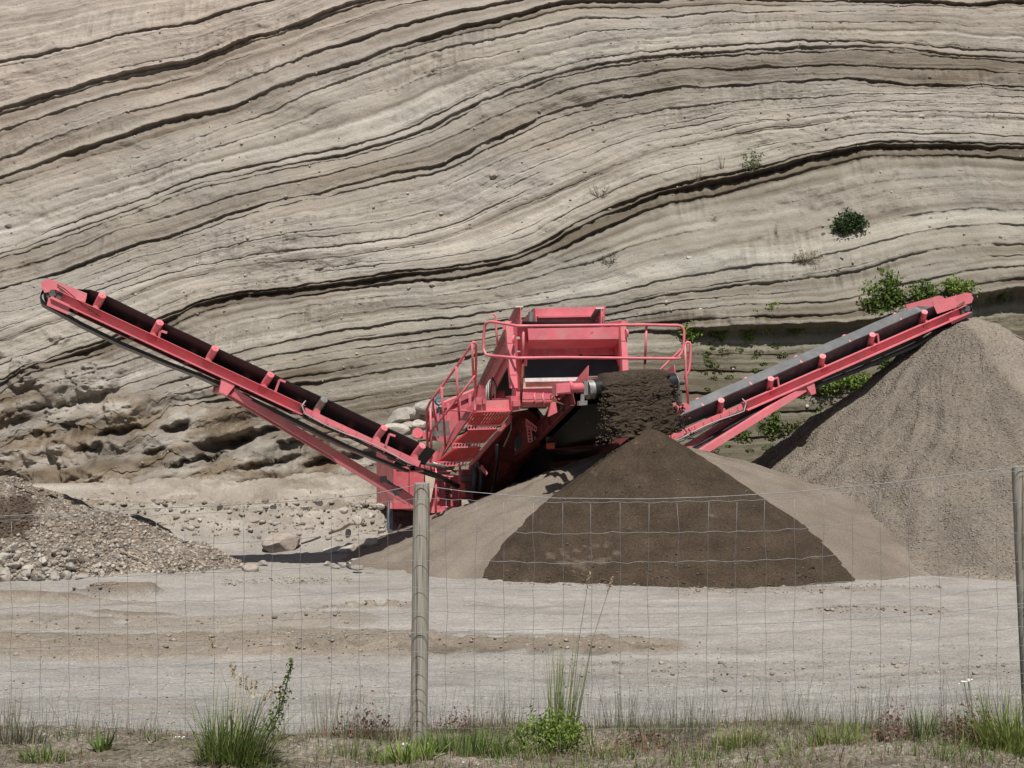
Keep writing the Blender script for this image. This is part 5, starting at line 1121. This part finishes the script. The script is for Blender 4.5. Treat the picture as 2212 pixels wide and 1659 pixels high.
cbush(1545, 482, 22, 18, 24, 'grass_grey', 'tiny grey plant in the middle of the cliff', 5, .015)
for i in range(72):          # moss cushions
    px = rs.uniform(1520, 1790); py = rs.uniform(738, 860) if i < 54 else rs.uniform(930, 990); py += 0 if px < 1700 else (1700 - px) * .1
    p_ = cliff_at(px, py); n = 60; q = rs.uniform(.05, .13); V = rg.normal(0, 1, (n, 3)); V /= np.linalg.norm(V, axis=1)[:, None]; V = np.array(p_) + V * np.array([q, q * .5, q * .5])
    V, T = leaves(V, .03, rg); tag(raw('moss_cushion', V, T, 'moss' if i % 3 else 'leaf_mid'), 'moss cushion on the damp ledges under the right conveyor', 'moss', 'moss cushions on the ledges')

# ---- verge plants
def tussock():
    c = verge_pt(508, 1650); root = empty('grass_tussock', c); tag(root, 'large lush green grass tussock in the foreground left of the post', 'grass')
    for nm, n, hm, hx, rad, mt, ln, wd, cu in (('blades', 300, .14, .43, .13, 'grass_green', .30, .0055, .5), ('blades', 330, .10, .33, .16, 'grass_bright', .55, .005, .9), ('blades', 110, .08, .30, .16, 'grass_dry', .7, .0035, .8), ('blades', 160, .06, .18, .16, 'leaf_dark', .6, .006, .5)):
        a = rg.uniform(0, 6.28, n); rr = rad * np.sqrt(rg.random(n)); b = np.stack([c.x + rr * np.cos(a), c.y + rr * np.sin(a) * .6, np.zeros(n)], -1); b[:, 2] = verge_h(b[:, 0], b[:, 1]) - .01
        az = a + rg.normal(0, .5, n); le = np.abs(rg.normal(0, ln * .5, n)) + (.1 + ln * 1.1) * (rr / rad) ** 1.5 * rg.random(n); dx, dy = np.cos(az) * le + .14, np.sin(az) * le - .04
        V, T = blade_arrays(b, hm + (hx - hm) * rg.random(n) ** 1.3, np.arctan2(dy, dx), np.clip(np.hypot(dx, dy), 0, 1.4), wd * rg.uniform(.5, 1.4, n), cu * rg.uniform(-.1, 1, n) ** 2, 4)
        o = raw(nm, V - np.array(ROOTS[root.name]), T, mt); o.parent = root
tussock()
def seed_stems(name, base, heads, mat, label, cat='grass', group=None, hr=.007, hl=.07, lean=None):
    root = empty(name, base); tag(root, label, cat, group)
    for (hx, hy, D_) in heads:
        tip = P(hx, hy, D_); m = MB(); mid = base.lerp(tip, .55) + Vector((0, 0, .05)); m.tube([base + Vector((rg.normal(0, .02), rg.normal(0, .02), 0)), mid, tip], [.0022, .0018, .0012], 5); m.build('stalk', mat, root)
        d = (tip - mid).normalized(); P_ = np.array([np.array(tip - d * hl * (k / 26)) + rg.normal(0, .004, 3) for k in range(26)]) - np.array(ROOTS[root.name]); V, T = leaves(P_, .009, rg)
        o = raw('seed_head', V, T, 'straw'); o.parent = root
    return root
b0 = verge_pt(525, 1640)
seed_stems('flowering_grass', b0, [(505, 1440, 6.9), (518, 1456, 6.8), (534, 1462, 6.8), (545, 1468, 6.7), (556, 1475, 6.7), (583, 1488, 6.6), (600, 1480, 6.6), (612, 1496, 6.6), (495, 1548, 6.5), (452, 1372, 6.8), (497, 1430, 6.8)], 'straw', 'dry seed heads nodding above the large tussock')
def mugwort(px0, py0, px1, py1, label, mat='leaf_mid', nl=150, D1=6.9):
    a = verge_pt(px0, py0); b = P(px1, py1, D1); root = empty('leafy_stalk', a); tag(root, label, 'weed'); m = MB(); mid = a.lerp(b, .5) + Vector((.03, 0, -.02)); m.tube([a, mid, b], [.004, .003, .0015], 5); m.build('stem', 'grass_green', root)
    P_ = []
    for i in range(nl):
        t = rg.uniform(.05, 1); q = a.lerp(mid, t * 2) if t < .5 else mid.lerp(b, t * 2 - 1); P_.append(np.array(q) + rg.normal(0, 1, 3) * .030 * (1.15 - t))
    V, T = leaves(np.array(P_) - np.array(ROOTS[root.name]), .011, rg); o = raw('leaf_cluster', V, T, mat); o.parent = root; o['kind'] = 'stuff'
mugwort(560, 1605, 631, 1425, 'tall leaning leafy weed beside the large tussock', 'grass_green', 230)
mugwort(572, 1600, 606, 1480, 'shorter leafy weed close behind the large tussock', 'leaf_dark', 90)
tuft(218, 1625, 26, .07, .17, .03, 'leaf_mid', 'low weed with broad lance leaves near the left corner', 'broadleaf_weed', 'weed', .9, .02, curl=.2)
tuft(330, 1602, 18, .04, .09, .04, 'leaf_mid', 'small flat weed right of the lance-leaved one', 'broadleaf_weed', 'weed', 1.1, .012)
tuft(95, 1650, 160, .04, .13, .12, 'leaf_mid', 'low leafy mat in the bottom left corner', 'leafy_clump', 'weed', .8, .008)
tuft(40, 1610, 170, .06, .22, .14, 'grass_grey', 'greyish dry grass clump at the left edge', lean=.5, width=.004)
tuft(10, 1580, 60, .10, .28, .08, 'grass_dry', 'thin dry grass stalks at the far left', lean=.35, width=.003)
tuft(905, 1560, 120, .05, .20, .12, 'grass_dry', 'dry grass around the foot of the nearer post', lean=.3, width=.003)
def budclump(px, py, w_, h_, n, mat, label, name='flowering_clump', cat='weed'):
    c = verge_pt(px, py); root = empty(name, c); tag(root, label, cat); a = rg.normal(0, .5, n); P_ = np.stack([c.x + a * w_, c.y + rg.normal(0, .08, n), c.z + np.abs(rg.normal(0, .5, n)) * h_ * np.exp(-a ** 2)], -1)
    V, T = leaves(P_ - np.array(ROOTS[root.name]), .011, rg); o = raw('flower_buds', V, T, mat); o.parent = root; o['kind'] = 'stuff'
    nb = n // 3; b = np.stack([c.x + rg.normal(0, .45, nb) * w_, c.y + rg.normal(0, .07, nb), np.zeros(nb)], -1); b[:, 2] = verge_h(b[:, 0], b[:, 1]) - .01
    V, T = blade_arrays(b, rg.uniform(.4, 1.1, nb) * h_, rg.uniform(0, 6.28, nb), np.abs(rg.normal(0, .35, nb)), np.full(nb, .003), rg.uniform(0, .2, nb)); o = raw('stems', V - np.array(ROOTS[root.name]), T, 'grass_grey'); o.parent = root; o['kind'] = 'stuff'
budclump(790, 1600, .16, .16, 520, 'sorrel', 'reddish brown sorrel clump left of the nearer post')
budclump(1000, 1585, .20, .10, 420, 'bud', 'faded pinkish clump right of the nearer post')
budclump(1930, 1605, .10, .14, 520, 'bud', 'dusty pink flowering clump in front of the wiry tuft')
budclump(2095, 1600, .18, .15, 620, 'sorrel', 'brown seeded clump left of the right green tuft')
budclump(1385, 1612, .22, .07, 380, 'sorrel', 'low brownish clump right of the tall grass')
tuft(1010, 1632, 420, .05, .17, .22, 'leaf_mid', 'low green leafy mat below the nearer post', 'leafy_clump', 'weed', .7, .009)
tuft(880, 1648, 220, .05, .15, .13, 'leaf_bright', 'bright green weed at the bottom left of the post', 'leafy_clump', 'weed', .7, .012)
c = verge_pt(1190, 1630); bush(c, UP, .36, .20, 22, 1700, .010, 'leaf_bright', 'bushy green weed at the foot of the tall grass', 'leafy_weed', 'weed', 'grass_green', round_=True)
tuft(1215, 1612, 110, .22, .62, .07, 'grass_bright', 'tall slender green grass right of the nearer post', lean=.10, width=.0055, bias=(.05, 0), curl=.12)
tuft(1290, 1630, 24, .12, .26, .05, 'straw', 'bleached fallen grass blades beside the bushy weed', lean=.9, width=.006, bias=(.5, -.1))
seed_stems('flowering_grass', verge_pt(1222, 1610), [(1274, 1236, 7.0), (1324, 1246, 7.0)], 'grass_dry', 'two tall straw seed heads in front of the dark cone', hl=.09)
tuft(1440, 1592, 260, .04, .13, .24, 'grass_grey', 'short olive grass patch right of the tall grass', lean=.5, width=.0035)
tuft(1600, 1616, 330, .05, .15, .14, 'grass_bright', 'bright yellow-green grass patch on bare soil', lean=.6, width=.005)
tuft(1805, 1610, 260, .05, .16, .13, 'grass_bright', 'bright green tuft left of the pink clump', lean=.55, width=.005)
tuft(1990, 1600, 90, .08, .22, .06, 'grass_green', 'green blades under the wiry tuft', lean=.4, width=.006)
tuft(2030, 1560, 170, .10, .36, .10, 'grass_grey', 'wiry grey-green tuft near the right post', lean=.35, width=.003, bias=(.06, 0))
tuft(2188, 1630, 330, .12, .36, .13, 'grass_bright', 'lush green tuft at the right edge', lean=.5, width=.007, bias=(-.05, 0))
tuft(2205, 1560, 40, .25, .5, .06, 'grass_grey', 'tall thin stalks by the right post', lean=.15, width=.0025)
tuft(1955, 1640, 60, .03, .08, .06, 'grass_grey', 'blue-green rosette below the pink clump', 'rosette', 'weed', .9, .006)
tuft(700, 1600, 40, .05, .14, .10, 'sorrel', 'thin reddish weed right of the tussock', 'weed_clump', 'weed', .7, .004)
def yarrow(px, py, bpx, bpy_, label, n=22, rad=.010):
    D_ = 6.8; t = P(px, py, D_); b = verge_pt(bpx, bpy_); root = empty('yarrow', b); tag(root, label, 'flower'); m = MB(); m.tube([b, b.lerp(t, .5) + Vector((.01, 0, 0)), t], .0018, 5); m.build('stem', 'grass_green', root)
    P_ = np.array(t) + rg.normal(0, 1, (n, 3)) * np.array([rad, rad * .7, rad * .25]); V, T = leaves(P_ - np.array(ROOTS[root.name]), .006, rg, .7); o = raw('flower_head', V, T, 'petal'); o.parent = root
for a in ((2196, 1602, 2198, 1640, 'largest white yarrow head at the right edge'), (2184, 1622, 2186, 1648, 'small white yarrow below the largest one'), (2204, 1628, 2205, 1650, 'white yarrow in the bottom right corner'), (2092, 1468, 2100, 1570, 'white yarrow on a tall stem by the wiry tuft'), (2082, 1472, 2096, 1572, 'white yarrow left of the tall-stemmed one'), (874, 1607, 872, 1630, 'white flower head left of the nearer post foot'), (926, 1608, 922, 1632, 'white flower head right of the nearer post foot'), (846, 1628, 846, 1645, 'low white flower head below the sorrel clump'), (388, 1592, 392, 1625, 'small white flower left of the large tussock')): yarrow(*a)
def grass_cover(name, n, mat, label, hmin, hmax, wd, seed, lo, y0=6.2, y1=7.7, lean=.4):
    r = np.random.default_rng(seed); x = r.uniform(-3.4, 3.4, n * 3); y = r.uniform(y0, y1, n * 3); m_ = N4.fbm(x / .45 + seed, y / .35, 3) + .45 * sstep(-1.15, -.6, x) - .15 > lo; x, y = x[m_][:n], y[m_][:n]; n = len(x)
    V, T = blade_arrays(np.stack([x, y, verge_h(x, y) - .008], -1), hmin + (hmax - hmin) * r.random(n) ** 2.5, r.uniform(0, 6.28, n), np.abs(r.normal(0, lean, n)), np.full(n, wd) * r.uniform(.6, 1.3, n), r.uniform(0, .4, n)); tag(raw(name, V, T, mat), label, 'grass', None, 'stuff')
grass_cover('verge_grass', 5200, 'grass_dry', 'sparse dry grass over the verge', .02, .20, .0028, 5, .10, 5.9)
grass_cover('verge_litter', 5000, 'dead', 'brown dead litter between the verge plants', .015, .07, .004, 15, .05, 5.9, 7.6, .9)
grass_cover('verge_herbs', 7000, 'sorrel', 'reddish brown small herbs over the verge', .015, .12, .004, 17, .2, 6.0, 7.6, .7)
grass_cover('verge_herbs', 8000, 'leaf_mid', 'low green herbs over the verge', .015, .08, .007, 19, .2, 5.9, 7.5, .9)
grass_cover('verge_grass', 8000, 'grass_green', 'short green grass scattered over the verge', .02, .12, .004, 6, .35)
grass_cover('verge_grass', 2600, 'grass_grey', 'fine grey-green stalks standing along the fence', .06, .45, .0020, 8, .0, 6.7, 7.6, .22)

for px, py, n, h0, h1, mt, lb in ((720, 1590, 60, .2, .42, 'grass_dry', 'wispy dry stems right of the large tussock'), (800, 1575, 70, .2, .44, 'grass_grey', 'tall wispy stems rising from the sorrel clump'), (868, 1580, 50, .2, .42, 'grass_dry', 'wispy dry stems just left of the nearer post'), (975, 1580, 60, .12, .34, 'grass_grey', 'thin stems just right of the nearer post'), (1080, 1590, 50, .1, .3, 'grass_dry', 'thin dry stems between post and tall grass'), (1350, 1580, 70, .12, .34, 'grass_grey', 'fine stems in the olive grass patch'), (1480, 1585, 60, .12, .36, 'grass_grey', 'fine stems left of the bright grass patch'), (1690, 1590, 60, .1, .34, 'grass_dry', 'fine dry stems between the two bright tufts'), (1870, 1590, 60, .12, .36, 'grass_grey', 'fine stems left of the pink clump'), (2140, 1590, 80, .14, .42, 'grass_grey', 'tall fine stems near the right post'), (280, 1600, 36, .1, .26, 'grass_grey', 'few thin stalks between the left weeds'), (160, 1600, 40, .1, .3, 'grass_grey', 'thin stalks above the lance-leaved weed')):
    tuft(px, py, n, h0, h1, .13, mt, lb, 'wispy_grass', 'grass', .22, .0022, (.03, 0), .2)
for px, py, n, mt, lb in ((1130, 1640, 150, 'grass_bright', 'bright low grass left of the bushy weed'), (1330, 1640, 120, 'leaf_mid', 'low green patch right of the bushy weed'), (1520, 1645, 110, 'grass_green', 'short green grass by the bottom edge'), (1700, 1640, 90, 'grass_bright', 'short yellow-green grass at the bottom edge'), (2040, 1645, 120, 'grass_green', 'short green grass under the brown seeded clump'), (760, 1640, 110, 'leaf_mid', 'low green herbs under the sorrel clump'), (2130, 1630, 120, 'grass_bright', 'bright green grass left of the right tuft')):
    tuft(px, py, n, .04, .13, .14, mt, lb, 'grass_patch', 'grass', .6, .005)
# ================================================================== FENCE
fence = empty('wire_fence', P(907, 1575, 7.2)); tag(fence, 'wire mesh fence on round wooden posts along the verge', 'fence')
def post(top, bot, r0, lbl, zc):
    m = MB(); n = 22; rr = []; V = []
    K = 26
    for i in range(K):
        t = i / (K - 1); c = bot.lerp(top, t)
        for k in range(n):
            a = 2 * math.pi * k / n; q = r0 * (1 + .035 * float(N1(math.cos(a) * 1.6 + t * 1.2, math.sin(a) * 1.6 + t * 3.1)) + .012 * float(N2(a * 5, t * 2))) * (1 + .04 * (1 - t)); q *= (.93 if i == K - 1 else 1)
            V.append(c + Vector((q * math.cos(a), q * math.sin(a), (.006 if i == K - 1 else 0))))
    m.add(V, [(i * n + k, i * n + (k + 1) % n, (i + 1) * n + (k + 1) % n, (i + 1) * n + k) for i in range(K - 1) for k in range(n)] + [tuple((K - 1) * n + k for k in range(n))])
    o = m.build('fence_post', 'post_wood', fence, True, 40); o['label'] = lbl; return o
post(P(911, 1046, 7.2), P(904, 1640, 7.2), .0425, 'weathered round wooden post in the middle', 0)
post(P(2203, 1010, 7.2), P(2232, 1640, 7.2), .0425, 'weathered leaning wooden post at the right edge', 0)
post(P(-386, 1090, 7.2), P(-392, 1700, 7.2), .0425, 'weathered wooden post beyond the left edge', 0)
post(P(3490, 1030, 7.2), P(3500, 1640, 7.2), .0425, 'weathered wooden post beyond the right edge', 0)
offs = lambda x: np.interp(x, [-400, 0, 300, 600, 800, 907, 1000, 1200, 1400, 1700, 1900, 2050, 2205, 2600], [75, 46, 36, 22, 9, 0, 3, 6, 6, 0, -20, -40, -62, -20])
WY = [1078, 1145, 1209, 1269, 1321, 1366, 1408, 1448, 1478, 1503, 1525, 1548, 1570]; DF = 7.2 - .048
stays = [907 + 57 - 62.6 * k for k in range(0, 27)] + [964 + 62.6 * k for k in range(1, 42)]; stays = sorted(stays)
r = np.random.default_rng(41); jx = {(i, j): r.normal(0, 1.6) + 3.0 * math.sin(i * .9) * (j / 12) for i in range(len(stays)) for j in range(len(WY))}
jy = {(i, j): r.normal(0, 1.0) for i in range(len(stays)) for j in range(len(WY))}
def wpt(px, py, d=0.0): return P(px, py, DF + d)
def node_px(i, j): x = stays[i] + jx[i, j]; return x, WY[j] + float(offs(x)) * (1 - .02 * j) + jy[i, j]
def gapd(px): # the net stands a little off the posts lower down
    return -.008
for j, y in enumerate(WY):
    pts = []
    for i in range(len(stays)):
        x0, y0 = node_px(i, j); pts.append(wpt(x0, y0, gapd(x0)))
        if i < len(stays) - 1:
            x1, y1 = node_px(i + 1, j)
            for t in (.25, .5, .75): xx = x0 + (x1 - x0) * t; pts.append(wpt(xx, y0 + (y1 - y0) * t + 1.8 * math.sin(t * 2 * math.pi + i) + r.normal(0, .4), gapd(xx)))
    m = MB(); m.tube(pts, .00115, 4); m.build('line_wire', 'wire', fence, True)
for i in range(len(stays)):
    if True:
        pts = []
        for j in range(len(WY)):
            x0, y0 = node_px(i, j); pts.append(wpt(x0, y0, -.0095))
        m = MB(); m.tube(pts, .00105, 4); m.build('stay_wire', 'wire', fence, True)
for nm, pts, rad in (('tension_wire', [(-720, 1140), (-386, 1092), (-300, 1100), (0, 1115), (150, 1108), (300, 1100), (450, 1093), (600, 1085), (700, 1078), (800, 1068), (860, 1056), (907, 1046), (935, 1052), (1000, 1061), (1100, 1070), (1200, 1076), (1400, 1078), (1550, 1073), (1700, 1064), (1900, 1045), (2050, 1028), (2203, 1008), (2500, 1040), (3000, 1050), (3490, 1030)], .0020),
                    ('tension_wire', [(-720, 1430), (-300, 1412), (0, 1401), (300, 1390), (600, 1374), (907, 1366), (1200, 1358), (1469, 1354), (1700, 1345), (1922, 1333), (2080, 1318), (2210, 1304), (2500, 1300), (3490, 1330)], .0017)):
    m = MB(); m.tube([wpt(x, y, -.004) for x, y in pts], rad, 5); m.build(nm, 'wire', fence, True)
# knots where the wires cross
m = MB(); V = []; 
KN = []
for i in range(len(stays)):
    if -40 < stays[i] < 2250:
        for j in range(len(WY)): x0, y0 = node_px(i, j); KN.append(np.array(wpt(x0, y0, -.0095)))
o = scatter('wire_knot', np.array(KN) - np.array(fence.location), np.full(len(KN), .0032), np.full((len(KN), 3), .3), 'wire', ICO1, .8, 4); o.parent = fence
